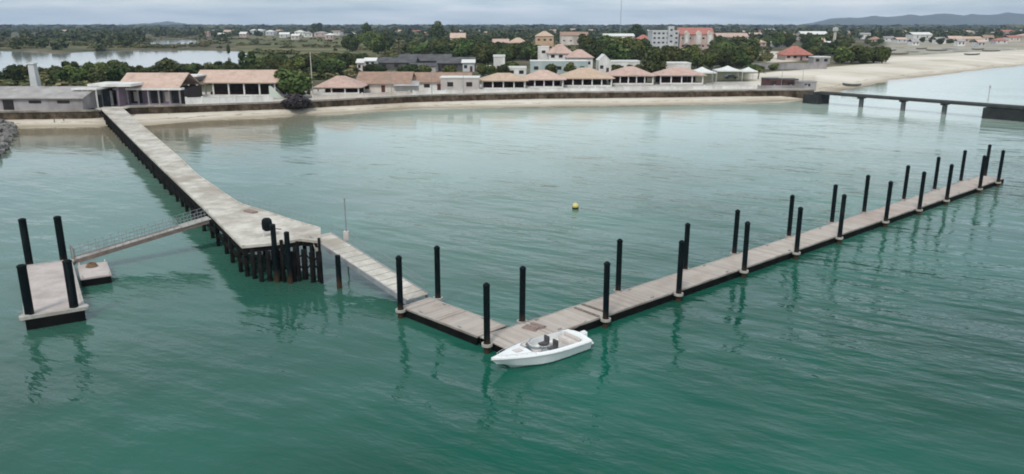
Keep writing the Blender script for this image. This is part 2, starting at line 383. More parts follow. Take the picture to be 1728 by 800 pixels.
    wk = N(nt, 'ShaderNodeMath', operation='MULTIPLY'); L(nt, wr, wk.inputs[0]); L(nt, ramp(nt, n2, [(0.42, 0.0), (0.6, 0.75)]), wk.inputs[1])
    c = mixc(nt, wk.outputs[0], c, (0.16, 0.12, 0.07))
    L(nt, c, bs.inputs['Base Color']); bs.inputs['Roughness'].default_value = 0.9; bs.inputs['Specular IOR Level'].default_value = 0.2
    bump(nt, bs, n2, 0.15)
    o.data.materials.append(m)
build_terrain()

# ------------------------------------------------------------------ water
def water_mat(name, deep, light, tan, lagoon=False):
    m, nt, bs = node_mat(name)
    v = geo_pos(nt)
    big = noise(nt, v, 0.035, 4, 0.55)
    c = ramp(nt, big, [(0.35, deep), (0.65, light)])
    if not lagoon:
        zn = N(nt, 'ShaderNodeAttribute', attribute_name='shore'); sp = N(nt, 'ShaderNodeSeparateColor'); L(nt, zn.outputs['Color'], sp.inputs[0])
        c = mixc(nt, sp.outputs[1], c, (0.48, 0.58, 0.50))
        c = mixc(nt, sp.outputs[0], c, tan)
    L(nt, c, bs.inputs['Base Color'])
    bs.inputs['Roughness'].default_value = 0.07; bs.inputs['IOR'].default_value = 1.33
    bs.inputs['Specular IOR Level'].default_value = 0.5
    if lagoon:
        bump(nt, bs, noise(nt, v, 0.6, 3), 0.004)
    else:
        # swell running towards the lower right, wind ripples on top
        def turned(ang, kx):
            m2_ = N(nt, 'ShaderNodeMapping'); m2_.inputs['Scale'].default_value = (kx, 1, 1)
            L(nt, geo_pos(nt, (1, 1, 1), (0, 0, R(ang))), m2_.inputs['Vector']); return m2_.outputs['Vector']
        a = noise(nt, turned(33, 0.30), 0.27, 2, 0.5)
        b = noise(nt, turned(27, 0.42), 0.72, 3, 0.55)
        d = noise(nt, turned(12, 0.6), 2.2, 3, 0.6)
        patch = ramp(nt, noise(nt, v, 0.05, 3, 0.5), [(0.36, 0.38), (0.62, 1.1)])
        def sc(x, k):
            q = N(nt, 'ShaderNodeMath', operation='MULTIPLY'); q.inputs[1].default_value = k; L(nt, x, q.inputs[0]); return q.outputs[0]
        def addn(x, y):
            q = N(nt, 'ShaderNodeMath', operation='ADD'); L(nt, x, q.inputs[0]); L(nt, y, q.inputs[1]); return q.outputs[0]
        h = addn(addn(sc(a, WA), sc(b, WB)), sc(d, WD))
        mm = N(nt, 'ShaderNodeMath', operation='MULTIPLY'); L(nt, h, mm.inputs[0]); L(nt, patch, mm.inputs[1])
        calm = N(nt, 'ShaderNodeMapRange'); calm.inputs[3].default_value = 1.0; calm.inputs[4].default_value = 0.10
        L(nt, sp.outputs[2], calm.inputs[0])
        m2 = N(nt, 'ShaderNodeMath', operation='MULTIPLY'); L(nt, mm.outputs[0], m2.inputs[0]); L(nt, calm.outputs[0], m2.inputs[1])
        bump(nt, bs, m2.outputs[0], 1.0)
    return m
WA, WB, WD = 0.50, 0.22, 0.03
def build_water():
    xs = np.arange(-1000, 1001, 4.0); ys = np.arange(-300, 900, 3.0)
    X, Y = np.meshgrid(xs, ys)
    T = X/np.maximum(Y, 60)
    cp = np.array([(t*float(Yc(t)), float(Yc(t))) for t in np.linspace(-1.3, 1.3, 420)])
    d = np.full(X.shape, 1e9)
    for cx, cy in cp: d = np.minimum(d, (X-cx)**2+(Y-cy)**2)
    d = np.sqrt(d)*np.where(Yc(T) > Y, 1, -1)
    left = sm(-0.1, -0.35, T)          # broad tan shallows towards the left
    tanm = (1-sm(0, 7, d))*0.9*(1-left) + left*(1-sm(6, 46, d))*0.95
    mid = (1-sm(5, 150, d))*0.97*(1-.62*left)  # pale silty shallows, lightened further to stand in for reflected sky
    ax_, ay_, bx_, by_ = -85., 167., -20., 60.
    u = np.clip(((X-ax_)*(bx_-ax_)+(Y-ay_)*(by_-ay_))/((bx_-ax_)**2+(by_-ay_)**2), 0, 1)
    dp = np.hypot(X-ax_-u*(bx_-ax_), Y-ay_-u*(by_-ay_))
    calm = np.maximum(1-sm(15, 135, d), .9*np.exp(-(dp/17)**2))    # sheltered by the coast and by the pier
    o = grid_mesh('sea_water', X, Y, X*0, {'shore': np.stack([tanm, mid, calm], -1)})
    o.data.materials.append(water_mat('sea', (0.000, 0.056, 0.034), (0.001, 0.104, 0.068), (0.30, 0.25, 0.17)))
    tag(o, 'turquoise sea with wind ripples, brown in the shallows', None, None, 'structure')
    lm = water_mat('lagoon', (0.20, 0.22, 0.21), (0.26, 0.28, 0.27), None, True)
    for nm, lab, x0, x1, y0, y1 in (('lagoon_water', 'still pale lagoon beyond the waterfront', -900, 20, 300, 760), ('pond_water', 'small bright pond beyond the lagoon', -700, -250, 780, 1300)):
        mb = MB(); mb.add([(x0,y0,1.75),(x1,y0,1.75),(x1,y1,1.75),(x0,y1,1.75)], [(0,1,2,3)])
        q = mb.build(nm, 'lagoon'); tag(q, lab, None, None, 'structure')
build_water()

# ------------------------------------------------------------------ hills
def build_hills():
    def hill(name, label, pxs, Y0, depth):
        mb = MB(); rows = 7
        pts = []
        n = 160
        x0, x1 = pxs[0][0], pxs[-1][0]
        ph = random.random()*10
        for i in range(n):
            px = x0+(x1-x0)*i/(n-1)
            py = float(np.interp(px, [p[0] for p in pxs], [p[1] for p in pxs]))
            Yr = Y0+depth*0.5
            top = hz(py, Yr)+6*math.sin(px*0.11+ph)+4*math.sin(px*0.31+ph)
            for j in range(rows):
                f = j/(rows-1); prof = math.sin(math.pi*f)**0.8 if 0 < f < 1 else 0
                y = Y0+depth*f
                pts.append((xat(px, 40, Yr)*(y/Yr)**0.3, y, -5+(top+5)*prof*(1+0.06*math.sin(i*0.7+j*2))))
        fs = [(i*rows+j, (i+1)*rows+j, (i+1)*rows+j+1, i*rows+j+1) for i in range(n-1) for j in range(rows-1)]
        mb.add(pts, fs); o = mb.build(name, 'hill', smooth=True); tag(o, label, None, None, 'structure')
    rough_mat('hill', (0.035, 0.045, 0.03), (0.07, 0.08, 0.05), 0.004, 0.9, 0)
    hill('hills', 'long low blue-grey ridge on the horizon', [(1360,42),(1400,33),(1440,29.5),(1500,28),(1560,25.5),(1600,24.5),(1630,26.5),(1680,24),(1728,22.5),(1900,20),(2100,26),(2300,42)], 7600, 1800)
    hill('hill', 'small faint hill on the horizon beyond the lagoon', [(225,42),(255,39),(275,37.2),(300,38.5),(335,42)], 8200, 900)
build_hills()

# ------------------------------------------------------------------ the long pier
DZ = 2.8
def P(px, py, z): v = at(px, py, z); return (v.x, v.y)
def build_pier():
    o0 = at(190, 183, 0)
    t = thing('pier', (o0.x, o0.y, 0), 0, 'long pale decked pier on dark piles running out from the seawall to a wide head', 'pier')
    outline = [(-88.4,170.5), P(170,183,DZ), P(250,262,DZ), P(345,352,DZ), P(408,415,DZ), P(470,409,DZ), P(508,403,DZ), P(541,407,DZ), P(541,384,DZ),
               P(495,371,DZ), P(450,356,DZ), P(412,345,DZ), P(397,337,DZ), P(334,294,DZ), P(300,262,DZ), P(208,183,DZ), (-83.0,171.5)]
    MB().prism(outline, DZ-0.22, DZ).build('deck', 'pier_deck', t, True)
    # edge kerbs: raised rim along both long sides
    def rail_line(pts, name, mat, w, h, z):
        mb = MB()
        for a, b in zip(pts[:-1], pts[1:]): mb.beam((a[0], a[1], z), (b[0], b[1], z), w, h)
        return mb.build(name, mat, t, True)
    lp = outline[0:5]; rp = outline[8:]
    off = 0.16
    rail_line([(p[0]+off, p[1]+0.05) for p in lp], 'kerb', 'pier_deck', 0.18, 0.06, DZ+0.055)
    rail_line([(p[0]-off, p[1]-0.05) for p in rp], 'kerb', 'pier_deck', 0.18, 0.06, DZ+0.055)
    rail_line([(p[0]+0.25, p[1]+0.15) for p in lp], 'edge_beam', 'pier_dark', 0.3, 0.65, DZ-0.225)
    rail_line([(p[0]-0.25, p[1]-0.25) for p in rp], 'edge_beam', 'pier_dark', 0.3, 0.65, DZ-0.225)
    rail_line([(p[0], p[1]+0.3) for p in outline[4:8]], 'edge_beam', 'pier_dark', 0.3, 0.4, DZ-0.225)
    # bents
    A = [Vector(p).to_2d() for p in outline[1:5]]
    B = [Vector(p).to_2d() for p in [outline[15], outline[14], outline[13], outline[12], outline[11], outline[10]]]
    def along(pts, y):
        for a, b in zip(pts[:-1], pts[1:]):
            if b.y <= y <= a.y: return a.lerp(b, (a.y-y)/(a.y-b.y))
        return pts[-1]
    y = 165.0; k = 0; lower = MB(); cross = MB()
    while y > 62:
        a = along(A, y); b = along(B, y) if y > 73 else along(B[-2:]+[Vector(outline[9]), Vector(outline[8])], max(y, 67))
        a = a.copy() if hasattr(a, 'copy') else a
        a2 = a + (b-a).normalized()*0.3; b2 = b + (a-b).normalized()*0.35
        n = 3 if (b2-a2).length > 6 else 2
        cross.beam((a2.x, a2.y, DZ-0.24), (b2.x, b2.y, DZ-0.24), 0.3, 0.5)
        for i in range(n):
            q = a2.lerp(b2, i/(n-1))
            q = q + Vector((random.uniform(-.08, .08), random.uniform(-.1, .1)))
            if k < 76:
                MB().cyl((q.x, q.y, -2.5), (q.x, q.y, DZ-0.5), 0.19, 0.17, 10).build('pile', 'pier_pile', t, True, smooth=True); k += 1
        if k % 4 < 2:
            lower.cyl((a2.x, a2.y, 0.5), (b2.x, b2.y, 2.1), 0.07, n=6)
        y -= 3.6 if y > 90 else 2.7
    cross.build('cross_beam', 'pier_dark', t, True)
    lower.build('brace', 'pier_pile', t, True)
    # longitudinal walings near the water
    wa = MB()
    for pts in ([p for p in A], B[:5]):
        for a, b in zip(pts[:-1], pts[1:]):
            wa.beam((a[0]+.25, a[1]+.1, 1.25), (b[0]+.25, b[1]+.1, 1.25), 0.14, 0.3)
    wa.build('waling', 'pier_dark', t, True)
    # dark boards added on both sides of the approach, standing for shade under the deck
    for pts, yl in ((A, 78.0), (B, 84.0)):
        sc_ = MB(); y = 166.0
        while y > yl:
            q = along(pts, y); nx = along(pts, y-.3); dd = (nx-q).normalized(); s_ = .2 if pts is A else -.2
            zb = .15+random.uniform(0, .5)+max(0, (95-y)/17)*1.1
            wv = random.uniform(.16, .24)
            a_ = q+Vector((s_+.06, 0)); b_ = a_+dd*wv
            sc_.beam((a_.x, a_.y, DZ-.3), (b_.x, b_.y, DZ-.3), .06, DZ-.3-zb); y -= .3
        sc_.build('shade_screen', 'pier_dark', t, True)
    # head piles: the two tall ones rise above the deck
    for (px, py, top, r) in [(442,475,DZ-.3,.2),(456,474,DZ-.3,.22),(478,473,DZ-.3,.24),(516,471,DZ-.3,.24),(541,475,DZ-.3,.25),(497,475,DZ-.3,.22),(529,476,DZ-.3,.22),(467,474,DZ-.3,.2),(500,466,DZ-.3,.14),(528,462,DZ-.3,.14),(543,478,3.75,.12),(506,474,3.3,.15),(480,476,3.5,.15),(430,470,DZ-.3,.2),(418,466,DZ-.3,.2)]:
        q = at(px, py, 0)
        MB().cyl((q.x, q.y, -2.5), (q.x, q.y, top), r, r*.93, 10).build('pile', 'pier_pile', t, True, smooth=True)
    mb = MB()
    for a, b in (((442,475),(477,473)), ((477,473),(516,471)), ((516,471),(541,475))):
        p, q = at(*a, 0), at(*b, 0)
        mb.cyl((p.x, p.y+.1, .7), (q.x, q.y+.1, 2.2), .06, n=6); mb.cyl((p.x, p.y+.2, 2.2), (q.x, q.y+.2, .7), .06, n=6)
    mb.build('brace', 'pier_pile', t, True)
    # pale slanting sheet that hangs under the ramp end
    mb = MB(); a = at(528, 409, DZ-.24); b = at(541, 410, DZ-.24)
    mb.add([(a.x,a.y-.05,DZ-.24),(b.x,b.y-.05,DZ-.24),(b.x-.1,b.y-.1,1.3),(b.x-.35,b.y-.1,1.3),(a.x,a.y+.02,DZ-.24),(b.x,b.y+.02,DZ-.24),(b.x-.1,b.y-.03,1.3),(b.x-.35,b.y-.03,1.3)],
           [(0,3,2,1),(4,5,6,7),(0,1,5,4),(1,2,6,5),(2,3,7,6),(3,0,4,7)])
    mb.build('bracket', 'guide_white', t, True)
    # thin guard rail along the seaward side of the head
    rl = MB(); pts = [Vector((*P(px, py, DZ), DZ)) for px, py in [(404,342),(450,356.5),(495,371.5),(538,384.5)]]
    for a, b in zip(pts[:-1], pts[1:]):
        n = 5
        for i in range(n):
            q = a.lerp(b, i/n); rl.cyl((q.x-.1, q.y-.1, DZ), (q.x-.1, q.y-.1, DZ+.9), 0.016, n=6)
        for hh in (0.5, .9): rl.cyl((a.x-.1, a.y-.1, DZ+hh), (b.x-.1, b.y-.1, DZ+hh), 0.011, n=6)
    rl.build('guard_rail', 'grey_metal', t, True)
    # pinkish patch / hatch and stain on the deck
    q = at(423, 358, DZ); d = math.radians(-38)
    MB().box(-.75, .75, -.28, .28, 0, .16).build('x', 'brown_cloth', None)
    h = bpy.data.objects['x']; h.name = 'timber_baulk'; h.location = (q.x, q.y, DZ+.002); h.rotation_euler = (0, 0, d)
    tag(h, 'short reddish timber baulk lying on the pale pier head', 'timber')
    # two tall mooring piles through the head
    for (px, py, tp), lab in (((468,476,380), 'taller black mooring pile rising through the front edge of the pier head'), ((490,478,393), 'shorter black mooring pile in front of the pier head')):
        q = at(px, py, 0); zt = hz(tp, q.y)
        m = thing('mooring_pile', (q.x, q.y, 0), 0, lab, 'mooring pile', 'black piles at the pier head')
        MB().cyl((0,0,-2.5), (0,0,zt), .21, n=16).build('shaft', 'black_plastic', m, smooth=False)
        MB().lathe([(.22, zt), (.2, zt+.06), (.05, zt+.12)], n=16).build('cap', 'black_plastic', m)
    # black tank on a stand
    q = at(452, 398, DZ)
    tk = thing('fuel_tank', (q.x, q.y, DZ+.004), R(20), 'black rounded tank on short pale legs near the pier head edge', 'tank')
    tk.scale = (1.2, 1.2, 1.0)
    MB().lathe([(.05,.42),(.22,.45),(.33,.58),(.36,.8),(.36,1.15),(.33,1.38),(.22,1.52),(.05,1.56)], n=20).build('drum', 'black_plastic', tk, smooth=True)
    for a, b in ((.24,.18),(-.24,.18),(.24,-.18),(-.24,-.18)):
        MB().cyl((a*1.2,b*1.2,0),(a,b,.6),.035,n=8).build('leg', 'pale_metal', tk)
    MB().cyl((.3,0,.62),(.95,-.1,.5),.05,n=8).build('outlet_pipe', 'brown_beam', tk)
build_pier()

def build_ramp():
    a0, a1 = at(543, 410, DZ), at(543, 386, DZ)
    b0, b1 = at(692, 506, .72), at(716, 497, .72)
    top = (a0+a1)/2; bot = (b0+b1)/2
    d = bot-top; Lh = d.length; yaw = math.atan2(d.y, d.x)
    t = thing('access_ramp', (top.x, top.y, top.z), yaw, 'pale sloping ramp from the pier head down to the floating walkway', 'ramp')
    hx = Vector((d.x, d.y)).length; sl = d.z
    W = 1.9
    def S(x, y, z): return (x, y, sl*x/hx+z)
    def sb(mb, x0, x1, y0, y1, z0, z1):
        mb.add([S(x0,y0,z0),S(x1,y0,z0),S(x1,y1,z0),S(x0,y1,z0),S(x0,y0,z1),S(x1,y0,z1),S(x1,y1,z1),S(x0,y1,z1)],[(0,3,2,1),(4,5,6,7),(0,1,5,4),(1,2,6,5),(2,3,7,6),(3,0,4,7)])
    mb = MB(); sb(mb, -.2, hx, -W/2, W/2, -.06, .02); mb.build('deck', 'pier_deck', t)
    for s in (-1, 1):
        mb = MB(); sb(mb, -.2, hx, s*(W/2+.05)-.05, s*(W/2+.05)+.05, -.32, .07); mb.build('side_beam', 'grey_metal', t)
    mb = MB()
    for i in range(14): sb(mb, i*hx/14+.2, i*hx/14+.26, -W/2, W/2, .021, .045)
    mb.build('tread_cleats', 'concrete', t)
    for s in (1,):
        mb = MB()
        for i in range(9):
            x = hx*i/8.2; mb.cyl(S(x, s*(W/2+.05), 0), S(x, s*(W/2+.05), 1.0), .014, n=6)
        for hh in (.5, 1.0): mb.cyl(S(0, s*(W/2+.05), hh), S(hx*.97, s*(W/2+.05), hh), .011, n=6)
        mb.build('handrail', 'grey_metal', t)
    # support pile below the ramp and light mast by its head
    q = at(573, 486, 0)
    m = thing('mooring_pile', (q.x, q.y, 0), 0, 'dark pile standing under the upper part of the ramp', 'mooring pile', 'black piles at the pier head')
    zt = hz(431, q.y)
    MB().cyl((0,0,-2.5), (0,0,zt), .21, n=16).build('shaft', 'black_plastic', m)
    q = at(578, 408, 2.3)
    m = thing('light_mast', (q.x+.25, q.y+.5, 1.0), 0, 'thin grey light mast beside the head of the ramp', 'mast')
    zt = hz(340, q.y)-1.0
    MB().cyl((0,0,-3.5), (0,0,zt), .07, .05, 8).build('pole', 'grey_metal', m)
    MB().lathe([(.02,zt),(.09,zt+.03),(.09,zt+.16),(.02,zt+.2)], n=10).build('lamp', 'grey_metal', m)
    MB().box(-.22,.22,-.2,.2,1.3,2.1).build('control_box', 'seat_pale', m, bevel=.02)
    q = at(460, 300, DZ)
build_ramp()

# ------------------------------------------------------------------ floating walkways
PD = Vector((0.75670463, 0.65375692)); PN = Vector((-PD.y, PD.x)); PO = Vector((6.4, 50.1))
def sn(s, n): return PO + PD*s + PN*n
ZD = 0.62
def guide(parent, x, y, ang):
    """white bracket that holds the walkway to a pile, x,y in the walkway frame; opens away from the deck"""
    c, s = math.cos(ang), math.sin(ang)
    mb = MB(); ri, ro, n = .25, .36, 14
    pts = []
    for k in range(n):
        a = 2*math.pi*k/n; pts.append((math.cos(a), math.sin(a)))
    vs = [(x+p[0]*ri, y+p[1]*ri, ZD+.02) for p in pts]+[(x+p[0]*ro, y+p[1]*ro, ZD+.02) for p in pts]+[(x+p[0]*ri, y+p[1]*ri, ZD-.16) for p in pts]+[(x+p[0]*ro, y+p[1]*ro, ZD-.16) for p in pts]
    fs = []
    for k in range(n):
        j = (k+1) % n
        fs += [(k,n+k,n+j,j),(n+k,3*n+k,3*n+j,n+j),(2*n+k,k,j,2*n+j),(3*n+k,2*n+k,2*n+j,3*n+j)]
    mb.add(vs, fs)
    mb.build('pile_guide', 'guide_white', parent)
def walkway(name, origin, ang, length, width, nsec, label, guides):
    """local x along, y across 0..width; z world"""
    t = thing(name, (origin.x, origin.y, 0), ang, label, 'floating walkway')
    sl = length/nsec
    for i in range(nsec):
        mb = MB(); mb.box(i*sl+.03, (i+1)*sl-.03, .12, width-.12, ZD-.08, ZD)
        o = mb.build('deck_section', 'dock_planks', t)
        m2 = MB(); m2.box(i*sl+.15, (i+1)*sl-.15, .25, width-.25, -.25, ZD-.085); m2.build('float', 'float_black', t)
    for y0, y1 in ((0.02,.115),(width-.115,width-.02)):
        mb = MB()
        for i in range(nsec): mb.box(i*sl+.01, (i+1)*sl-.01, y0, y1, ZD-.1, ZD+.02)
        mb.build('edge_rail', 'edge_wood', t)
    mb = MB()
    for i in range(nsec):
        for yy in (.02, width-.02): mb.box(i*sl+.012,(i+1)*sl-.012, yy-.02 if yy<1 else yy-.05, yy+.05 if yy<1 else yy+.02, -.12, ZD-.11)
    mb.build('fender_strip', 'float_black', t)
    for (x, y) in guides: guide(t, x, y, 0)
    for i in range(nsec):
        for yy in (.3, width-.3):
            x = (i+.5)*sl; mb = MB()
            mb.box(x-.16,x+.16,yy-.035,yy+.035,ZD+.04,ZD+.09); mb.box(x-.05,x+.05,yy-.035,yy+.035,ZD,ZD+.04)
            mb.build('cleat', 'grey_metal', t)
    return t
nearS = [0, 8.0, 16.6, 24.7, 32.4, 42.0, 50.0, 57.3, 67.3, 73.5]
farS = [-4.6, 5.1, 13.3, 20.3, 29.3, 37.5, 44.4, 54.1, 62.6, 70.7, 79.2]
W0, W1 = .33, 3.15
S0 = -8.5; A1 = Vector((-1.57, 45.78))
angB = math.atan2(PD.y, PD.x)
oB = sn(S0, W0)
def gB(s, n): return (s-S0, n-W0)
walkway('floating_walkway', oB, angB, 79.5-S0-2.8, W1-W0, 9, 'long straight floating walkway with piles along both sides',
        [gB(s, 0) for s in nearS]+[gB(s, 3.42) for s in farS[:-1]]+[gB((A1-PO).dot(PD), (A1-PO).dot(PN))])
# short leg from ramp foot to the corner
A0 = Vector((-7.86, 51.88)); A1 = Vector((-1.57, 45.78)); dA = (A1-A0).normalized(); nA = Vector((-dA.y, dA.x))
oA = A0 + nA*.30 - dA*.5
LA = (sn(S0, W1-.1)-oA).dot(dA)
LA = max(5, (sn(S0, 0)-oA).dot(dA)-.05)
def locA(p): q = p-oA; return (q.dot(dA), q.dot(nA))
Afar = [Vector((-5.45, 54.34)), Vector((0.44, 49.84))]
walkway('floating_walkway', oA, math.atan2(dA.y, dA.x), (A1-oA).dot(dA)-1.24, 2.75, 2, 'short floating walkway between the ramp foot and the corner with the boat',
        [locA(A0), locA(Afar[0])])
# piles
def ordinal(i): return ['first','second','third','fourth','fifth','sixth','seventh','eighth','ninth','tenth','eleventh','twelfth'][i]
proto = None
def pile(x, y, top, label, group):
    global proto
    if proto is None:
        proto = thing('mooring_pile', (x, y, 0), 0, label, 'mooring pile', group)
        MB().cyl((0,0,-3), (0,0,4.55), .205, n=20).build('shaft', 'black_plastic', proto)
        MB().lathe([(.225,4.5),(.225,4.6),(.12,4.72),(.02,4.76)], n=20).build('cap', 'black_plastic', proto)
        o = proto
    else:
        o = copy_tree(proto); o['label'] = label; o['group'] = group
    o.location = (x, y, 0); o.scale = (1, 1, top/4.76); o.rotation_euler = (R(random.uniform(-.4,.4)), R(random.uniform(-.4,.4)), random.uniform(0, 6))
G1 = 'black mooring piles along the floating walkways'
for i, s in enumerate(nearS):
    q = sn(s, 0); pile(q.x, q.y, random.uniform(4.68, 4.84), 'black pile, %s from the boat on the open-water side of the long walkway' % ordinal(i), G1)
for i, s in enumerate(farS):
    q = sn(s, 3.42); pile(q.x, q.y, random.uniform(4.5, 4.66), 'black pile, %s from the corner on the shore side of the long walkway' % ordinal(i), G1)
pile(A0.x, A0.y, 4.6, 'black pile in its white guide at the foot of the ramp', G1)
pile(A1.x, A1.y, 4.66, 'black pile at the outer corner just beyond the bow of the boat', G1)
pile(Afar[0].x, Afar[0].y, 4.6, 'black pile on the shore side of the short walkway near the ramp foot', G1)
# items on the corner
q = at(903, 552, ZD)
mb = MB()
random.seed(3)
for k in range(7):
    a = k*.9; mb.box(-.7+.16*k, -.45+.16*k, -.5+.1*math.sin(a), .5+.1*math.cos(a), .0, .05+.05*(k % 3))
o = mb.build('folded_cover', 'brown_cloth'); o.location = (q.x, q.y, ZD+.005); o.rotation_euler = (0, 0, angB+.2)
tag(o, 'crumpled brown boat cover lying on the walkway corner behind the boat', 'boat cover')
q = at(1000, 524, ZD)
for i, (px, py) in enumerate([(990, 527), (1003, 521)]):
    q = at(px, py, ZD)
    mb = MB(); mb.box(-.11, .11, -1.15, 1.15, 0, .07); o = mb.build('wooden_plank', 'old_wood'); o.location = (q.x, q.y, ZD+.005); o.rotation_euler = (0, 0, angB+.05*i)
    tag(o, ['dark plank across the walkway, the one nearer the boat', 'dark plank across the walkway, beside the first plain pile past the boat'][i], 'plank', 'planks across the walkway')

# ------------------------------------------------------------------ left pontoon, raft and gangway
def build_left():
    TL, TR, BR, BL = at(35,446,.95), at(121,441,.95), at(142,521,.95), at(42,534,.95)
    c = (TL+TR+BR+BL)/4; ax = ((BL-TL)+(BR-TR)).normalized(); ang = math.atan2(ax.y, ax.x)
    Lx = ((BL-TL).length+(BR-TR).length)/2; Wy = ((TR-TL).length+(BR-BL).length)/2
    t = thing('pontoon', (c.x, c.y, 0), ang, 'wide pale floating pontoon held between four black piles', 'pontoon')
    h, w = Lx/2, Wy/2
    mb = MB(); mb.box(-h+.15,h-.15,-w+.15,w-.15,.82,.95); mb.build('deck', 'pontoon_deck', t)
    for s in (-1, 1):
        mb = MB(); mb.box(-h,h,s*w-.14 if s>0 else -w,s*w if s>0 else -w+.14,.76,.99); mb.build('edge_rail', 'guide_white', t)
        mb = MB(); mb.box(s*h-.14 if s>0 else -h,s*h if s>0 else -h+.14,-w+.145,w-.145,.76,.99); mb.build('edge_rail', 'guide_white', t)
    mb = MB(); mb.box(-h+.06,h-.02,-w+.06,w-.06,-.3,.755); mb.build('float', 'float_black', t)
    for sx, sy in ((1,1),(1,-1),(-1,1),(-1,-1)):
        mb = MB(); mb.lathe([(.05,.6),(.3,.6),(.38,.7),(.38,.92),(.3,1.0),(.05,1.0)], (sx*(h-.45), sy*(w-.1), 0), 16); mb.build('corner_fender', 'guide_white', t, smooth=False)
    M = Matrix.Rotation(ang, 2)
    labs = {(50,530,38,448): 'thick black pile at the outer end of the pale pontoon, away from the raft', (125,518,115,440): 'thick black pile at the outer end of the pale pontoon, on the raft side',
            (49,441,39,370): 'thick black pile at the shore end of the pale pontoon, away from the gangway', (107,434,98,366): 'thick black pile at the shore end of the pale pontoon, beside the gangway foot'}
    for (bx, by, tx, ty), lab in labs.items():
        q = at(bx, by, .95); zt = hz(ty, q.y)
        m = thing('mooring_pile', (q.x, q.y, 0), 0, lab, 'mooring pile', 'black piles of the pale pontoon')
        MB().cyl((0,0,-3),(0,0,zt-.08),.29,n=20).build('shaft', 'black_plastic', m)
        MB().lathe([(.31,zt-.1),(.31,zt-.02),(.2,zt+.06),(.03,zt+.09)],n=20).build('cap', 'black_plastic', m)
    # raft
    a, b, c2, d = at(130,446,.7), at(181,443,.7), at(187,464,.7), at(137,470,.7)
    cc = (a+b+c2+d)/4; ax = ((d-a)+(c2-b)).normalized(); an = math.atan2(ax.y, ax.x)
    h = ((d-a).length+(c2-b).length)/4; w = ((b-a).length+(c2-d).length)/4
    t = thing('raft', (cc.x, cc.y, 0), an, 'small square white raft under the foot of the gangway', 'raft')
    mb = MB(); mb.box(-h,h,-w,w,.56,.72); mb.build('deck', 'pontoon_deck', t, bevel=.03)
    mb = MB(); mb.box(-h+.05,h-.05,-w+.05,w-.05,-.3,.555); mb.build('float', 'float_black', t)
    for sx, sy in ((1,1),(1,-1),(-1,1),(-1,-1)):
        mb = MB(); mb.cyl((sx*(h-.15),sy*(w-.15),.72),(sx*(h-.15),sy*(w-.15),.94),.06,n=8); mb.build('bollard', 'pale_metal', t)
    q = at(155, 450, .72)
    mb = MB()
    for k in range(4):
        r = .42-.05*k; z = .05+.08*k; n = 16
        for i in range(n):
            a1, a2 = 2*math.pi*i/n, 2*math.pi*(i+1)/n
            mb.cyl((r*math.cos(a1), r*math.sin(a1), z), (r*math.cos(a2), r*math.sin(a2), z), .045, n=6, caps=False)
    o = mb.build('rope_coil', 'rope'); o.location = (q.x, q.y, .725); tag(o, 'brown coil of rope on the small white raft', 'rope')
    # gangway
    g0 = at(126, 437, 1.12); g1 = at(349, 370, DZ)
    d = g1-g0; yaw = math.atan2(d.y, d.x); hx = Vector((d.x, d.y)).length; sl = d.z
    t = thing('gangway', (g0.x, g0.y, g0.z), yaw, 'narrow brown gangway with thin mesh railings from the pale pontoon up to the pier', 'gangway')
    def S(x, y, z): return (x, y, sl*x/hx+z)
    def sb(mb, x0, x1, y0, y1, z0, z1):
        mb.add([S(x0,y0,z0),S(x1,y0,z0),S(x1,y1,z0),S(x0,y1,z0),S(x0,y0,z1),S(x1,y0,z1),S(x1,y1,z1),S(x0,y1,z1)],[(0,3,2,1),(4,5,6,7),(0,1,5,4),(1,2,6,5),(2,3,7,6),(3,0,4,7)])
    W = 1.0
    mb = MB(); sb(mb, 0, hx, -W/2, W/2, -.04, .0); mb.build('deck', 'concrete', t)
    for s in (-1, 1):
        mb = MB(); sb(mb, 0, hx, s*(W/2+.05)-.045, s*(W/2+.05)+.045, -.26, .08); mb.build('side_beam', 'brown_beam', t)
        mb = MB(); k = 18
        for i in range(k+1):
            x = hx*i/k; mb.cyl(S(x, s*(W/2+.05), 0), S(x, s*(W/2+.05), 1.0), .018, n=6)
            if i < k: mb.cyl(S(x, s*(W/2+.05), .05), S(x+hx/k, s*(W/2+.05), 1.0), .008, n=5)
        for hh in (.35, .68, 1.0): mb.cyl(S(0, s*(W/2+.05), hh), S(hx, s*(W/2+.05), hh), .018, n=6)
        mb.build('railing', 'grey_metal', t)
    mb = MB(); sb(mb, hx-2.4, hx+.2, -W/2-.15, W/2+.15, .062, .10); mb.build('landing_plate', 'guide_white', t)
    # small hinge frame at the gangway foot
    mb = MB()
    for y in (-.6, .6): mb.cyl((-.1,y,-.1),(-.1,y,1.1),.04,n=8)
    mb.cyl((-.1,-.6,1.05),(-.1,.6,1.05),.035,n=8); mb.build('hinge_frame', 'brown_beam', t)
build_left()

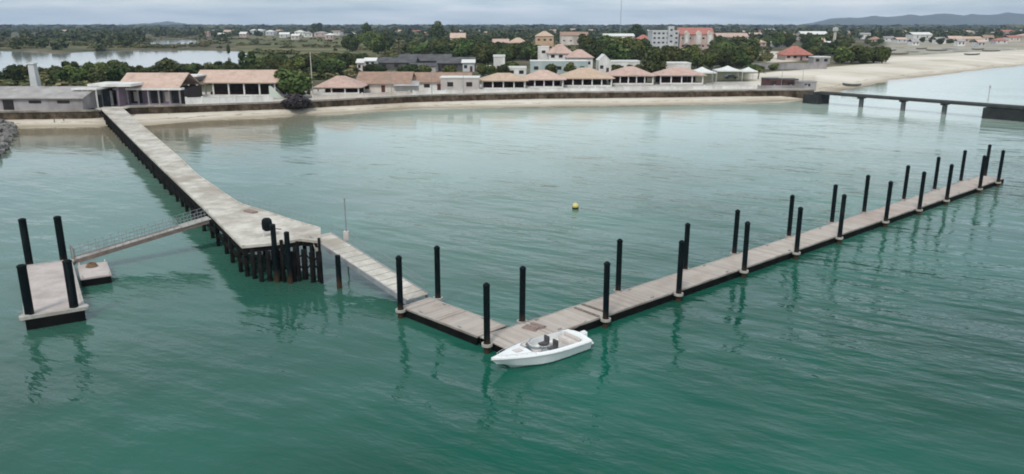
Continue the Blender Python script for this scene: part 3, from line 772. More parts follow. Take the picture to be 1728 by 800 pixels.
# ------------------------------------------------------------------ speedboat
def build_boat():
    bow = at(829, 608, .85); tc = at(978, 566, .65)
    d = bow-tc; ang = math.atan2(d.y, d.x); LB = Vector((d.x, d.y)).length
    t = thing('speedboat', (tc.x, tc.y, 0), ang, 'white open speedboat with dark windscreen moored at the walkway corner', 'speedboat')
    # stations: x, half beam at gunwale, gunwale z, chine half beam, chine z, keel z, inner half, inner z, floor half, floor z, centre z
    n = 25; st_ = []
    for i in range(n):
        u = i/(n-1); x = LB*u
        hb = 1.27*(1-max(0,(u-.36)/.64)**1.8)*(.93+.07*min(1, u/.3)) ; hb = max(hb, .02)
        gz = .68+.24*u**1.6
        chb = hb*(.86-.35*max(0, u-.55)/.45); cz = .08+.42*max(0, (u-.5)/.5)**1.6
        kz = -.32+1.05*max(0, (u-.62)/.38)**2.2
        kz = min(kz, gz-.06); cz = min(cz, gz-.04)
        cock = .06 < u < .60
        ih = hb-.2 if cock else hb*.62
        iz = gz+.10
        if cock: fh, fz, cz2 = ih-.02, .32, .32
        else: fh, fz, cz2 = hb*.55, gz+.13*(1-u*.4), gz+.2*(1-u*.5)
        st_.append([(0,kz),(chb,cz),(hb*.985,gz-.12),(hb,gz-.03),(hb*.96,gz+.05),(max(ih,.005),iz),(max(fh,.003),fz),(0,cz2)])
    xs = [LB*i/(n-1) for i in range(n)]
    # sharpen cockpit ends by doubling stations
    vs, fs = [], []
    m = len(st_[0])
    for x, s in zip(xs, st_):
        u_ = x/LB; g_ = s[3][1]; rk = 1.0*float(sm(.72, 1.0, u_))
        row = [(x-rk*max(0, g_-z), y, z) for y, z in s] + [(x-rk*max(0, g_-z), -y, z) for y, z in s[1:-1]]
        vs += row
    k = m + m-2
    order = list(range(m)) + [m+j for j in range(m-2)][::-1]
    for i in range(n-1):
        for j in range(len(order)):
            a, b = order[j], order[(j+1) % len(order)]
            fs.append((i*k+a, (i+1)*k+a, (i+1)*k+b, i*k+b))
    fs.append(tuple(order)); fs.append(tuple((n-1)*k+o for o in order[::-1]))
    mb = MB(); mb.add(vs, fs); o = mb.build('hull', 'gelcoat', t, fix=True)
    # rub rail
    for s in (1, -1):
        mb = MB()
        for i in range(n-1):
            mb.cyl((xs[i], s*(st_[i][3][0]+.01), st_[i][3][1]-.02), (xs[i+1], s*(st_[i+1][3][0]+.01), st_[i+1][3][1]-.02), .03, n=6, caps=False)
        mb.build('rub_rail', 'pale_metal', t)
    u0, u1 = LB*.07, LB*.56
    mb = MB(); mb.box(u0+.15, u1-.15, -.8, .8, .325, .34); mb.build('cockpit_floor', 'boat_floor', t)
    # bench, seats, console
    mb = MB(); mb.box(u0+.1, u0+.65, -.82, .82, .30, .62); mb.build('rear_bench', 'seat_pale', t, bevel=.06)
    mb = MB(); mb.box(u0+.05, u0+.2, -.82, .82, .60, .85); mb.build('bench_back', 'seat_pale', t, bevel=.05)
    for s in (1, -1):
        sx = LB*.38
        q = thing('seat', (sx, s*.42, 0), 0, None, None); q.parent = t
        MB().box(-.25,.27,-.25,.25,.55,.70).build('cushion', 'boat_seat', q, bevel=.04)
        MB().box(-.34,-.2,-.25,.25,.62,1.12).build('backrest', 'boat_seat', q, bevel=.05)
        MB().cyl((0,0,.3),(0,0,.56),.06,n=10).build('pedestal', 'pale_metal', q)
    mb = MB(); mb.box(LB*.53, LB*.60, -.75, .75, .5, .92); mb.build('dashboard', 'seat_pale', t, bevel=.04)
    # wrap-around windscreen
    mb = MB(); z0, z1 = .80, 1.06
    pl = [(LB*.49,-.93),(LB*.54,-.84),(LB*.60,-.5),(LB*.625,0),(LB*.60,.5),(LB*.54,.84),(LB*.49,.93)]
    for (a, b) in zip(pl[:-1], pl[1:]):
        sh = -.28
        mb.add([(a[0],a[1],z0),(b[0],b[1],z0),(b[0]+sh,b[1]*.92,z1),(a[0]+sh,a[1]*.92,z1),(a[0]-.02,a[1]*.98,z0),(b[0]-.02,b[1]*.98,z0),(b[0]+sh-.02,b[1]*.90,z1),(a[0]+sh-.02,a[1]*.90,z1)],
               [(0,1,2,3),(4,7,6,5),(0,4,5,1),(1,5,6,2),(2,6,7,3),(3,7,4,0)])
    w = mb.build('windscreen', 'screen_glass', t)
    mb = MB()
    for (a, b) in zip(pl[:-1], pl[1:]): mb.cyl((a[0]-.28,a[1]*.92,z1),(b[0]-.28,b[1]*.92,z1),.018,n=6)
    mb.build('frame', 'pale_metal', w)
    mb = MB()
    for i in range(14):
        a1, a2 = 2*math.pi*i/14, 2*math.pi*(i+1)/14
        mb.cyl((LB*.5-.1*math.sin(a1), .42+.17*math.cos(a1), .93+.15*math.sin(a1)), (LB*.5-.1*math.sin(a2), .42+.17*math.cos(a2), .93+.15*math.sin(a2)), .018, n=6)
    mb.cyl((LB*.5,.42,.93),(LB*.54,.42,.85),.03,n=6); mb.build('steering_wheel', 'rubber', t)
    # hatch and bow cleat
    mb = MB(); mb.box(LB*.68, LB*.76, -.22, .22, .93, .99); mb.build('foredeck_hatch', 'seat_pale', t, bevel=.02)
    mb = MB(); mb.cyl((LB*.92,-.1,.98),(LB*.92,.1,.98),.02,n=6); mb.cyl((LB*.92,0,.9),(LB*.92,0,.98),.02,n=6); mb.build('bow_cleat', 'pale_metal', t)
    # grab rail along the foredeck
    mb = MB()
    for s in (1, -1):
        pr = None
        for u in (.64, .72, .8, .88, .95):
            i = int(u*(n-1)); p = (xs[i], s*(st_[i][3][0]-.06), st_[i][3][1]+.03)
            tp = (p[0], p[1], p[2]+.2); mb.cyl(p, tp, .012, n=6)
            if pr: mb.cyl(pr, tp, .014, n=6)
            pr = tp
    mb.build('bow_rail', 'pale_metal', t)
    # swim platform with outboard
    mb = MB(); mb.box(-.5,-.01,-.85,.85,.22,.32); mb.build('swim_platform', 'gelcoat', t, bevel=.03)
    e = thing('outboard', (-.3, 0, .3), 0, None, None); e.parent = t
    MB().box(-.28,.2,-.2,.2,.12,.55).build('cowling', 'gelcoat', e, bevel=.08)
    MB().box(-.1,.08,-.08,.08,-.8,.14).build('leg', 'grey_metal', e, bevel=.02)
    # fenders on the walkway side
    for u in (.2, .5):
        i = int(u*(n-1)); p = (xs[i], -st_[i][3][0]-.1)
        MB().lathe([(.02,.12),(.09,.17),(.1,.3),(.1,.45),(.09,.55),(.02,.62)], (p[0], p[1], 0), 12).build('fender', 'gelcoat', t, smooth=True)
    # mooring lines
    for nm, (x, y, z), tgt in (('mooring_line', (LB*.92, 0, .99), sn(-9.0+1.2, .5)), ('mooring_line', (.3, -.9, .72), sn(-1.4, .5))):
        M = Matrix.Rotation(ang, 4, 'Z'); p = M @ Vector((x, y, z)) + Vector((tc.x, tc.y, 0)); q = Vector((tgt.x, tgt.y, ZD+.06))
        mb = MB(); pr = p
        for i in range(1, 9):
            f = i/8; c = p.lerp(q, f); c.z -= .12*math.sin(math.pi*f); mb.cyl(pr, c, .015, n=6, caps=False); pr = c
        o = mb.build(nm, 'rope'); 
        tag(o, 'thin mooring rope from the bow of the white speedboat' if x > 1 else 'thin mooring rope from the stern of the white speedboat', 'mooring rope')
build_boat()

# yellow buoy
q = at(971, 352, 0)
t = thing('buoy', (q.x, q.y, 0), 0, 'small yellow buoy with dark waterline floating alone in the basin', 'buoy')
MB().lathe([(.05,-.3),(.28,-.22),(.36,-.02),(.37,.14)], n=20).build('hull', 'float_black', t, smooth=True)
MB().lathe([(.37,.145),(.35,.36),(.27,.54),(.13,.64),(.04,.67)], n=20).build('dome', 'buoy_yellow', t, smooth=True)
MB().cyl((0,0,.65),(0,0,.82),.03,n=8).build('lifting_eye', 'pale_metal', t)

# ------------------------------------------------------------------ right jetty
def build_jetty():
    A = at(1384, 155, 3.0); B = at(1728, 180, 3.0); d = (B-A).normalized(); n = Vector((-d.y, d.x, 0))
    E_ = A+d*88
    t = thing('jetty', (A.x, A.y, 0), math.atan2(d.y, d.x), 'dark concrete jetty on slim posts with a solid black outer block', 'jetty')
    Lj = 88
    MB().box(-1, Lj, -1.6, 1.6, 2.55, 3.0).build('deck', 'jetty_dark', t)
    MB().box(-1, Lj, -1.75, -1.61, 2.5, 3.06).build('kerb', 'jetty_dark', t)
    MB().box(-1, Lj, 1.61, 1.75, 2.5, 3.06).build('kerb', 'jetty_dark', t)
    for k, px in enumerate((1440, 1512, 1589)):
        w = at(px, (182, 188, 193)[k], 0); s = (w-A).dot(d)
        for y in (0,):
            MB().box(s-.42, s+.42, y-.4, y+.4, -3, 2.1).build('post', 'jetty_post', t)
        MB().box(s-.45, s+.45, -1.4, 1.4, 2.1, 2.44).build('cross_head', 'jetty_dark', t)
    w = at(1660, 199, 0); s = (w-A).dot(d)
    MB().box(s, Lj+.5, -2.0, 2.0, -3, 2.34).build('solid_block', 'jetty_black', t)
    MB().box(-3.2, 1.4, -2.6, 2.4, -1, 2.34).build('abutment', 'jetty_black', t)
build_jetty()

# ------------------------------------------------------------------ seawall, promenade
def line_pts(pxs, zz=2.7, step=14):
    out = []
    x = pxs[0]
    while x < pxs[1]:
        out.append(x); x += step
    out.append(pxs[1]); res = []
    for px in out:
        # find point on wall line for this pixel column
        t0 = (px-864)/1340.0
        for _ in range(6):
            Y = float(Yw(t0)); v = 400-F*((Y*st+(zz-H)*ct)/(Y*ct-(zz-H)*st))-400
            t0 = (px-864)/(F*ct-v*st)
        res.append(Vector((t0*Y, Y)))
    return res
def offset(pts, d):
    out = []
    for i, p in enumerate(pts):
        a = pts[max(0,i-1)]; b = pts[min(len(pts)-1,i+1)]; t = (b-a).normalized(); out.append(p+Vector((-t.y, t.x))*d)
    return out
def ribbon(mb, pts, d0, d1, z0, z1, jitter=0):
    a = offset(pts, d0); b = offset(pts, d1); n = len(pts); vs = []
    for p, q in zip(a, b):
        vs += [(p.x+random.uniform(-jitter,jitter), p.y+random.uniform(-jitter,jitter), z0), (p.x, p.y, z1), (q.x, q.y, z1), (q.x, q.y, z0)]
    fs = []
    for i in range(n-1):
        o = i*4
        for k in range(4): fs.append((o+k, o+4+k, o+4+(k+1)%4, o+(k+1)%4))
    fs += [(0,1,2,3), tuple((n-1)*4+k for k in (3,2,1,0))]
    mb.add(vs, fs)
def seawall(x0, x1, label):
    pts = line_pts((x0, x1)); mid = pts[0]
    t = thing('seawall', (mid.x, mid.y, 0), 0, label, 'seawall')
    mb = MB(); ribbon(mb, pts, 0, .9, -.8, 2.42, .12); mb.build('face', 'stone_wall', t, True)
    mb = MB(); ribbon(mb, pts, -.12, 1.1, 2.424, 2.75); mb.build('coping', 'wall_cap', t, True)
    p = MB(); ribbon(p, pts, 1.12, 6.5, 2.3, 2.66)
    return p
pv = MB()
for x0, x1, lab in ((-420, 166, 'dark stone seawall below the long grey shed'), (206, 500, 'dark stone seawall between the pier and the purple bush'), (500, 1374, 'long dark stone seawall below the row of beach pavilions')):
    p = seawall(x0, x1, lab); pv.add(p.v, p.f)
pv2 = MB(); ribbon(pv2, line_pts((166, 206)), -.1, 6.5, 2.3, 2.66); pv.add(pv2.v, pv2.f)
o = pv.build('promenade', 'promenade_paving', fix=True); tag(o, 'pale paved promenade behind the seawall', None, None, 'structure')
def parapet(x0, x1, off, h, label, mat='white_paint'):
    pts = line_pts((x0, x1)); t = thing('parapet_wall', (pts[0].x, pts[0].y, 2.6), 0, label, 'low wall')
    mb = MB(); ribbon(mb, pts, off, off+.25, 2.5, 2.6+h); mb.build('wall_body', mat, t, True)
    mb = MB(); ribbon(mb, pts, off-.06, off+.31, 2.602+h, 2.7+h); mb.build('coping', mat, t, True)
    mb = MB(); pp = offset(pts, off-.03)
    for p in pp[::2]: mb.box(p.x-.16, p.x+.16, p.y-.04, p.y+.35, 2.5, 2.9+h)
    mb.build('pier_posts', mat, t, True)
parapet(314, 462, 1.6, 1.45, 'white terrace wall in front of the long peach-roofed restaurant', 'white_paint')
parapet(536, 700, 3.5, .8, 'low cream wall in front of the small salmon-roofed pavilion', 'cream_paint')
parapet(703, 1030, 4.5, .75, 'low white wall along the promenade before the central pavilions', 'white_paint')
parapet(1033, 1285, 5.2, .85, 'low white wall along the promenade below the round tree and white tents', 'white_paint')
parapet(1288, 1372, 3.5, .9, 'low grey wall at the far end of the promenade by the dark kiosks', 'grey_paint')

# rocks at the left edge
def rocks():
    mb = MB(); poly = [(-106,163),(-102,160),(-96,151),(-90,141),(-84,130),(-79,119),(-80,112),(-100,108),(-130,115),(-140,160)]
    rr = random.Random(5)
    bmv = []
    for k in range(1100):
        for _ in range(30):
            x, y = rr.uniform(-122, -78), rr.uniform(108, 163)
            if inpoly(np.array([x]), np.array([y]), poly)[0]: break
        # height: mound rising away from the water edge
        dx = min(math.hypot(x-(poly[i][0]*(1-f)+poly[i+1][0]*f), y-(poly[i][1]*(1-f)+poly[i+1][1]*f)) for i in range(0, 6) for f in (0, .5))
        z = 0.0+min(2.0, dx*.30); r = rr.uniform(.5, 1.05)
        n = 0
        base = [(1,0,0),(-1,0,0),(0,1,0),(0,-1,0),(0,0,1),(0,0,-1),(.6,.6,.6),(-.6,.6,.6),(.6,-.6,.6),(-.6,-.6,.6),(.6,.6,-.6),(-.6,.6,-.6),(.6,-.6,-.6),(-.6,-.6,-.6)]
        vs = [Vector(b)*r*rr.uniform(.75, 1.15) for b in base]
        e = Matrix.Rotation(rr.uniform(0,6),3,'Z') @ Matrix.Rotation(rr.uniform(0,3),3,'X')
        vs = [e @ v + Vector((x, y, z)) for v in vs]
        fs = [(0,6,2),(0,6,4),(2,6,4),(1,7,2),(1,7,4),(2,7,4),(0,8,3),(0,8,4),(3,8,4),(1,9,3),(1,9,4),(3,9,4),(0,10,2),(0,10,5),(2,10,5),(1,11,2),(1,11,5),(2,11,5),(0,12,3),(0,12,5),(3,12,5),(1,13,3),(1,13,5),(3,13,5)]
        mb.add(vs, fs)
    o = mb.build('boulder_rubble', 'rock', fix=True)
    tag(o, 'heap of grey boulders at the water edge beside the shed', 'rocks', None, 'stuff')
rocks()
# short stakes on the beach
for i, (px, py) in enumerate([(92,209),(108,208),(285,198),(396,192)]):
    q = at(px, py, .2); mb = MB(); mb.cyl((0,0,-.5),(0,0,1.1),.12,.1,8); o = mb.build('wooden_stake', 'old_wood'); o.location = (q.x, q.y, .15); o.rotation_euler = (.05*i, .08, 0)
    tag(o, ['dark wooden stake in the sand below the long shed, farther from the pier', 'dark wooden stake in the sand below the long shed, nearer the pier', 'dark stake at the beach in front of the first peach-roofed restaurant', 'dark stake at the beach in front of the white terrace wall'][i], 'stake', 'stakes on the beach')

# ------------------------------------------------------------------ buildings
GZ = 2.5
def frame_of(px0, px1, base, eave, ridge, depth, z0=GZ):
    p = at((px0+px1)/2, base, z0); Y = p.y
    X0, X1 = xat(px0, base, Y), xat(px1, base, Y)
    he = hz(eave, Y)-z0; hr = hz(ridge, Y+depth/2)-z0
    return Vector(((X0+X1)/2, Y, z0)), X1-X0, max(he, 1.8), max(hr, he+.3)
def roof_mesh(w, d, he, hr, kind, ov=.5, th=.18, y0=0):
    mb = MB(); x0, x1, ya, yb = -w/2-ov, w/2+ov, y0-ov, y0+d+ov; ym = (ya+yb)/2
    drop = (hr-he)*ov/(d/2+ov)*.6; e = he-drop
    if kind == 'flat':
        mb.box(x0, x1, ya, yb, he+.003, he+.003+max(th, min(hr-he, .6))); return mb
    if kind == 'shed':
        vs = [(x0,ya,e),(x1,ya,e),(x1,yb,hr),(x0,yb,hr)]
        fs = [(0,1,2,3)]
    elif kind == 'gable':
        vs = [(x0,ya,e),(x1,ya,e),(x1,ym,hr),(x0,ym,hr),(x1,yb,e),(x0,yb,e)]
        fs = [(0,1,2,3),(3,2,4,5)]
    elif kind == 'gablef':
        xm = 0
        vs = [(x0,ya,e),(xm,ya,hr),(xm,yb,hr),(x0,yb,e),(x1,ya,e),(x1,yb,e)]
        fs = [(0,1,2,3),(1,4,5,2)]
    else:
        k = min((x1-x0)*.42, (yb-ya)*.5)
        vs = [(x0,ya,e),(x1,ya,e),(x1,yb,e),(x0,yb,e),(x0+k,ym,hr),(x1-k,ym,hr)]
        fs = [(0,1,5,4),(1,2,5),(2,3,4,5),(3,0,4)]
    n = len(vs)
    allv = vs+[(a,b,c+th) for a,b,c in vs]
    af = [tuple(reversed(f)) for f in fs]+[tuple(i+n for i in f) for f in fs]
    # rim
    edges = {}
    for f in fs:
        for i in range(len(f)):
            a, b = f[i], f[(i+1)%len(f)]
            key = (min(a,b), max(a,b)); edges[key] = None if key in edges else (a, b)
    for v in edges.values():
        if v: a, b = v; af.append((a, b, b+n, a+n))
    mb.add(allv, af); return mb
def house(name, px0, px1, base, eave, ridge, depth, wall, roof, kind, label, cat, group=None, windows=0, door=False, rot=0, ov=.5, wmat='dark_opening', z0=GZ, parts=True, wh=1.2, extra=None, floors=1):
    loc, w, he, hr = frame_of(px0, px1, base, eave, ridge, depth, z0)
    t = thing(name, loc, rot, label, cat, group)
    mb = MB(); mb.box(-w/2, w/2, 0, depth, -.6, he)
    if kind == 'gable':
        for s in (-1, 1):
            x = s*w/2; mb.add([(x,0,he),(x,depth,he),(x,depth/2,hr-.05),(x-s*.2,0,he),(x-s*.2,depth,he),(x-s*.2,depth/2,hr-.05)], [(0,1,2),(3,5,4),(0,2,5,3),(1,4,5,2)])
    if kind == 'gablef':
        for y in (0, depth-.2): mb.add([(-w/2,y,he),(w/2,y,he),(0,y,hr-.05),(-w/2,y+.2,he),(w/2,y+.2,he),(0,y+.2,hr-.05)], [(0,1,2),(3,5,4),(0,2,5,3),(1,4,5,2)])
    mb.build('wall', wall, t, fix=True)
    roof_mesh(w, depth, he, hr, kind, ov).build('roof', roof, t, fix=True)
    slots = windows+(1 if door else 0); dk = slots//2
    for fl in range(floors):
        zb = he*fl/floors; fh = he/floors
        for i in range(slots):
            x = -w/2+w*(i+.5)/slots; hw = min(w/slots*.28, .8)
            if door and i == dk and fl == 0:
                MB().box(x-min(hw,.5), x+min(hw,.5), -.05, .05, 0, min(2.1, fh*.8)).build('door', 'dark_red', t)
            else:
                o = MB().box(x-hw, x+hw, -.04, .05, zb+fh*.38, zb+fh*.38+min(wh, fh*.42)).build('window', wmat, t)
                if parts == 2: MB().box(x-hw-.08, x+hw+.08, -.1, -.041, zb+fh*.38-.1, zb+fh*.38-.005).build('sill', 'white_paint', o)
    return t, w, he, hr
def pavilion(px0, px1, base, eave, ridge, depth, roof, nposts, label, floor_wall='white_paint', kind='hip', railh=.55, back='interior_shade', rot=0, post='white_paint', name='beach_pavilion', cat='pavilion', fur=True):
    loc, w, he, hr = frame_of(px0, px1, base, eave, ridge, depth)
    t = thing(name, loc, rot, label, cat)
    MB().box(-w/2+.3, w/2-.3, 0, depth, -.3, .12).build('floor', 'concrete', t)
    for i in range(nposts):
        x = -w/2+.45+(w-.9)*i/(nposts-1)
        MB().box(x-.16, x+.16, .05, .37, .121, he-.02).build('post', post, t)
        if i in (0, nposts-1): MB().box(x-.16, x+.16, depth-.8, depth-.5, .121, he-.02).build('post', post, t)
    MB().box(-w/2+.4, w/2-.4, depth-.45, depth-.25, .121, he-.02).build('back_wall', back, t)  # wall coloured dark to stand for the shade under the pavilion roof
    MB().box(-w/2+.4, w/2-.4, .12, .3, he-.32, he-.021).build('eave_beam', post, t)
    if railh: MB().box(-w/2+.63, w/2-.63, .14, .26, .122, railh).build('low_wall', floor_wall, t)
    roof_mesh(w, depth, he, hr, kind, .6).build('roof', roof, t, fix=True)
    MB().box(-w/2+1.2, w/2*.2, depth*.55, depth*.68, .121, 1.05).build('counter', 'dark_red', t)
    return t, w, he, hr
G = 'beach pavilions with tiled roofs along the promenade'
# long grey shed on the far left
t, w, he, hr = house('storage_shed', -150, 141, 187, 166, 147, 13, 'grey_paint', 'grey_roof', 'gable', 'long low grey shed with corrugated roof standing on the seawall by the rocks', 'shed', windows=0, ov=.5)
for x0, x1, zt, zb, nm in ((-45,-20,.8,.5,'window'),(5,23,.86,.05,'door'),(49,70,.83,.60,'window'),(97,118,.83,.60,'window')):
    Y = t.location.y; a, b = xat(x0, 175, Y)-t.location.x, xat(x1, 175, Y)-t.location.x
    MB().box(a, b, -.05, .05, he*zb, he*zt).build(nm, 'dark_opening', t)
# entrance canopy beside the shed
loc, w, he, hr = frame_of(126, 168, 184, 152, 147, 7)
t = thing('entrance_canopy', loc, 0, 'flat pale canopy over the dark pier entrance beside the grey shed', 'canopy')
MB().box(-w/2, w/2, -.3, 7, he, he+.35).build('roof', 'white_roof', t)
for x in (-w/2+.3, -w*.1, w*.12, w/2-.3): MB().cyl((x,.1,0),(x,.1,he),.16,n=10).build('column', 'white_paint', t)
MB().box(-w/2+.1, w/2-.1, 5, 5.2, -.2, he-.02).build('back_wall', 'canopy_dark', t)
MB().box(-w/2+1.0, w/2-.6, 2.5, 2.7, -.2, he*.7).build('gate_screen', 'canopy_dark', t)
loc, w, he, hr = frame_of(162, 203, 181, 146, 138, 8)
t = thing('pier_gatehouse', loc, 0, 'small white flat-roofed gatehouse where the pier meets the shore', 'gatehouse')
MB().box(-w/2-.8, w/2+3.2, -.8, 7.5, he, he+.55).build('roof', 'white_paint', t)
MB().box(-w/2, -w/2+.4, 0, 6.5, -.2, he-.003).build('side_wall', 'purple_paint', t)
MB().box(w/2-.4, w/2, 0, 6.5, -.2, he-.003).build('side_wall', 'purple_paint', t)
MB().box(-w*.32, w*.02, 2.2, 2.5, .1, he*.75).build('notice_board', 'white_paint', t)
MB().box(-w/2+.41, w/2-.41, 5.8, 6.0, -.2, he-.003).build('back_wall', 'canopy_dark', t)
MB().box(-w/2+.3, -w/2+.9, -.3, .3, -.2, he-.003).build('column', 'grey_paint', t)
# first restaurant
loc, w, he, hr = frame_of(198, 308, 178, 151, 124, 12)
t = thing('restaurant', loc, 0, 'first restaurant by the pier with peach roof and dark purple glazed front', 'restaurant')
MB().box(-w/2, w/2, 1.5, 12, -.6, he).build('wall', 'dark_opening', t)
roof_mesh(w-1, 12, he+.3, hr, 'gable', .3, y0=0).build('roof', 'tile_peach', t, fix=True)
MB().box(-w/2-.3, w/2+.3, -.6, 1.3, he-.1, he+.32).build('eave_band', 'white_paint', t)
n = 7
for i in range(n):
    x = -w/2+.3+(w-.6)*i/(n-1); MB().box(x-.14, x+.14, -.3, 0, -.3, he-.105).build('column', 'grey_paint', t)
for i in range(n-1):
    xa = -w/2+.3+(w-.6)*i/(n-1)+.2; xb = -w/2+.3+(w-.6)*(i+1)/(n-1)-.2
    MB().box(xa, xb, 1.44, 1.5, .4, he-.3).build('window', 'tinted_glass' if i % 2 else 'purple_paint', t)
MB().box(-w/2, w/2, -.28, -.18, -.3, .5).build('low_wall', 'purple_paint', t)
for i in (1, 4): 
    x = -w/2+.3+(w-.6)*(i+.5)/(n-1); MB().box(x-.5, x+.5, 1.38, 1.43, .8, he-.6).build('curtain', 'cream_paint', t)
# between them a grey gazebo
loc, w, he, hr = frame_of(304, 336, 168, 130, 123, 6)
t = thing('flat_gazebo', loc, 0, 'small flat grey-topped gazebo between the two peach-roofed restaurants', 'gazebo')
MB().box(-w/2, w/2, 0, 6, he-.9, he).build('roof', 'dark_roof', t); MB().box(-w/2-.1, w/2+.1, -.1, 6.1, he+.003, he+.35).build('parapet', 'white_roof', t)
for x in (-w/2+.3, 0, w/2-.3):
    for y in (.3, 5.5): MB().box(x-.15, x+.15, y-.15, y+.15, 0, he-.902).build('post', 'white_paint', t)
pavilion(332, 468, 166, 139, 119, 11, 'tile_peach', 6, 'long restaurant with peach roof and white posts above a white terrace wall', kind='gable', railh=.9, name='restaurant', cat='restaurant')
# white sloping stair
loc, w, he, hr = frame_of(455, 478, 166, 145, 144, 2)
mb = MB(); t = thing('outdoor_stair', loc, 0, 'pale green-white stair at the end of the long peach-roofed restaurant', 'stair')
mb.add([(-w/2,0,0),(w/2,0,0),(-w/2,0,he),(-w/2+.6,0,he),(-w/2,1.2,0),(w/2,1.2,0),(-w/2,1.2,he),(-w/2+.6,1.2,he)], [(0,1,3,2),(4,6,7,5),(1,5,7,3),(2,3,7,6),(0,2,6,4),(0,4,5,1)])
mb.build('flight', 'stair_paint', t, fix=True)
mb = MB(); mb.cyl((-w/2+.4,0,he+.9),(w/2,0,.9),.04,n=6); mb.cyl((w/2,0,0),(w/2,0,.9),.04,n=6); mb.cyl((-w/2+.4,0,he),(-w/2+.4,0,he+.9),.04,n=6); mb.build('handrail', 'pale_metal', t)
pavilion(534, 608, 161, 147, 129, 9, 'tile_salmon', 4, 'small hip-roofed salmon pavilion beside the tall pale pole', railh=.7)
house('low_shop', 604, 690, 156, 141, 122, 13, 'cream_paint', 'tile_brown', 'gable', 'low cream shop under the left half of the long brown tiled roof', 'shop', windows=2, door=True, ov=.7)
house('low_shop', 690, 792, 153, 139, 123, 13, 'white_paint', 'tile_brown', 'gable', 'white shop with two dark windows under the right half of the long brown roof', 'shop', windows=4, door=True, ov=.5)
loc, w, he, hr = frame_of(664, 707, 157, 140, 137, 4)
t = thing('market_awning', loc, 0, 'grey fabric awning in front of the brown-roofed shops', 'awning')
mb = MB(); mb.add([(-w/2,0,he-.8),(w/2,0,he-.8),(w/2,3.5,he+.3),(-w/2,3.5,he+.3),(-w/2,0,he-.72),(w/2,0,he-.72),(w/2,3.5,he+.38),(-w/2,3.5,he+.38)],[(0,3,2,1),(4,5,6,7),(0,1,5,4),(1,2,6,5),(2,3,7,6),(3,0,4,7)]); mb.build('canopy', 'grey_roof', t)
MB().box(-w/2+.1, w/2-.1, 1.2, 1.25, 0, he-.45).build('screen', 'awning_cloth', t)
for x in (-w/2+.1, w/2-.1): MB().cyl((x,.1,0),(x,.1,he-.8),.05,n=6).build('pole', 'grey_metal', t)
house('kiosk', 744, 806, 155, 131, 128, 6, 'grey_cream', 'white_roof', 'flat', 'flat-topped pale kiosk with two dark windows beside the first central pavilion', 'kiosk', windows=2, ov=.2, parts=2) if False else None
house('kiosk', 744, 808, 155, 132, 130, 6, 'grey_cream', 'white_roof', 'flat', 'flat-topped pale kiosk with two dark windows beside the first central pavilion', 'kiosk', windows=2, ov=.2, parts=2)
pavilion(811, 888, 151.5, 136, 124, 9, 'tile_tan', 5, 'small tan hip-roofed pavilion, the one just right of the pale kiosk')
pavilion(884, 952, 149, 134, 119, 11, 'tile_peach', 5, 'peach-roofed pavilion joined to the large tan one on its right')
pavilion(948, 1034, 147, 132, 115, 12, 'tile_tan', 6, 'large tan hip-roofed pavilion, the tallest of the waterfront row')
pavilion(1030, 1104, 143.5, 127.5, 113, 11, 'tile_salmon', 6, 'salmon-roofed pavilion just left of the round clipped tree')
pavilion(1112, 1188, 143, 127, 114, 10, 'tile_salmon', 5, 'salmon hip-roofed pavilion between the round tree and the white tents')
# white buildings behind them
def hs(*a, **k): return house(*a, **k)
hs('white_house', 808, 838, 128, 113, 111, 6, 'white_paint', 'white_roof', 'flat', 'low white annex behind the small tan pavilion', 'house', windows=2, ov=.1)
hs('water_tower', 833, 852, 130, 96, 92, 4, 'white_paint', 'white_roof', 'flat', 'square white tower block rising behind the small tan pavilion', 'tower', windows=1, ov=.15)
hs('white_house', 855, 888, 130, 116, 112, 6, 'white_paint', 'white_roof', 'flat', 'white flat-roofed house right of the square white tower', 'house', windows=2, ov=.1)
hs('teal_house', 895, 992, 126, 104, 102.5, 8, 'teal_paint', 'white_roof', 'flat', 'long pale teal block behind the peach and tan pavilions', 'house', windows=5, ov=.1)
hs('white_house', 908, 926, 112, 80, 78, 6, 'white_paint', 'white_roof', 'flat', 'narrow white tower house at the end of the salmon-roofed villa', 'house', windows=1, floors=2, ov=.1)
hs('villa', 926, 966, 114, 90, 75, 14, 'white_paint', 'tile_salmon', 'hip', 'white villa with high salmon roof above the teal block', 'villa', windows=3, floors=2, ov=.6)
hs('villa', 958, 1000, 116, 97, 84, 12, 'white_paint', 'tile_salmon', 'hip', 'lower wing of the villa with salmon roof sloping to the trees', 'villa', windows=3, ov=.6)
t, w, he, hr = hs('white_chapel', 1010, 1030, 124, 103, 92, 10, 'white_paint', 'white_roof', 'gablef', 'small white gabled chapel behind the salmon pavilion', 'chapel', windows=1, door=True, ov=.1)
hs('white_house', 1030, 1079, 124, 105, 102, 8, 'white_paint', 'white_roof', 'flat', 'long white flat-topped building behind the salmon pavilion left of the round tree', 'house', windows=4, ov=.1)
hs('white_house', 1122, 1165, 130, 108, 105, 8, 'white_paint', 'white_roof', 'flat', 'white flat-roofed building just right of the round tree', 'house', windows=3, ov=.1)
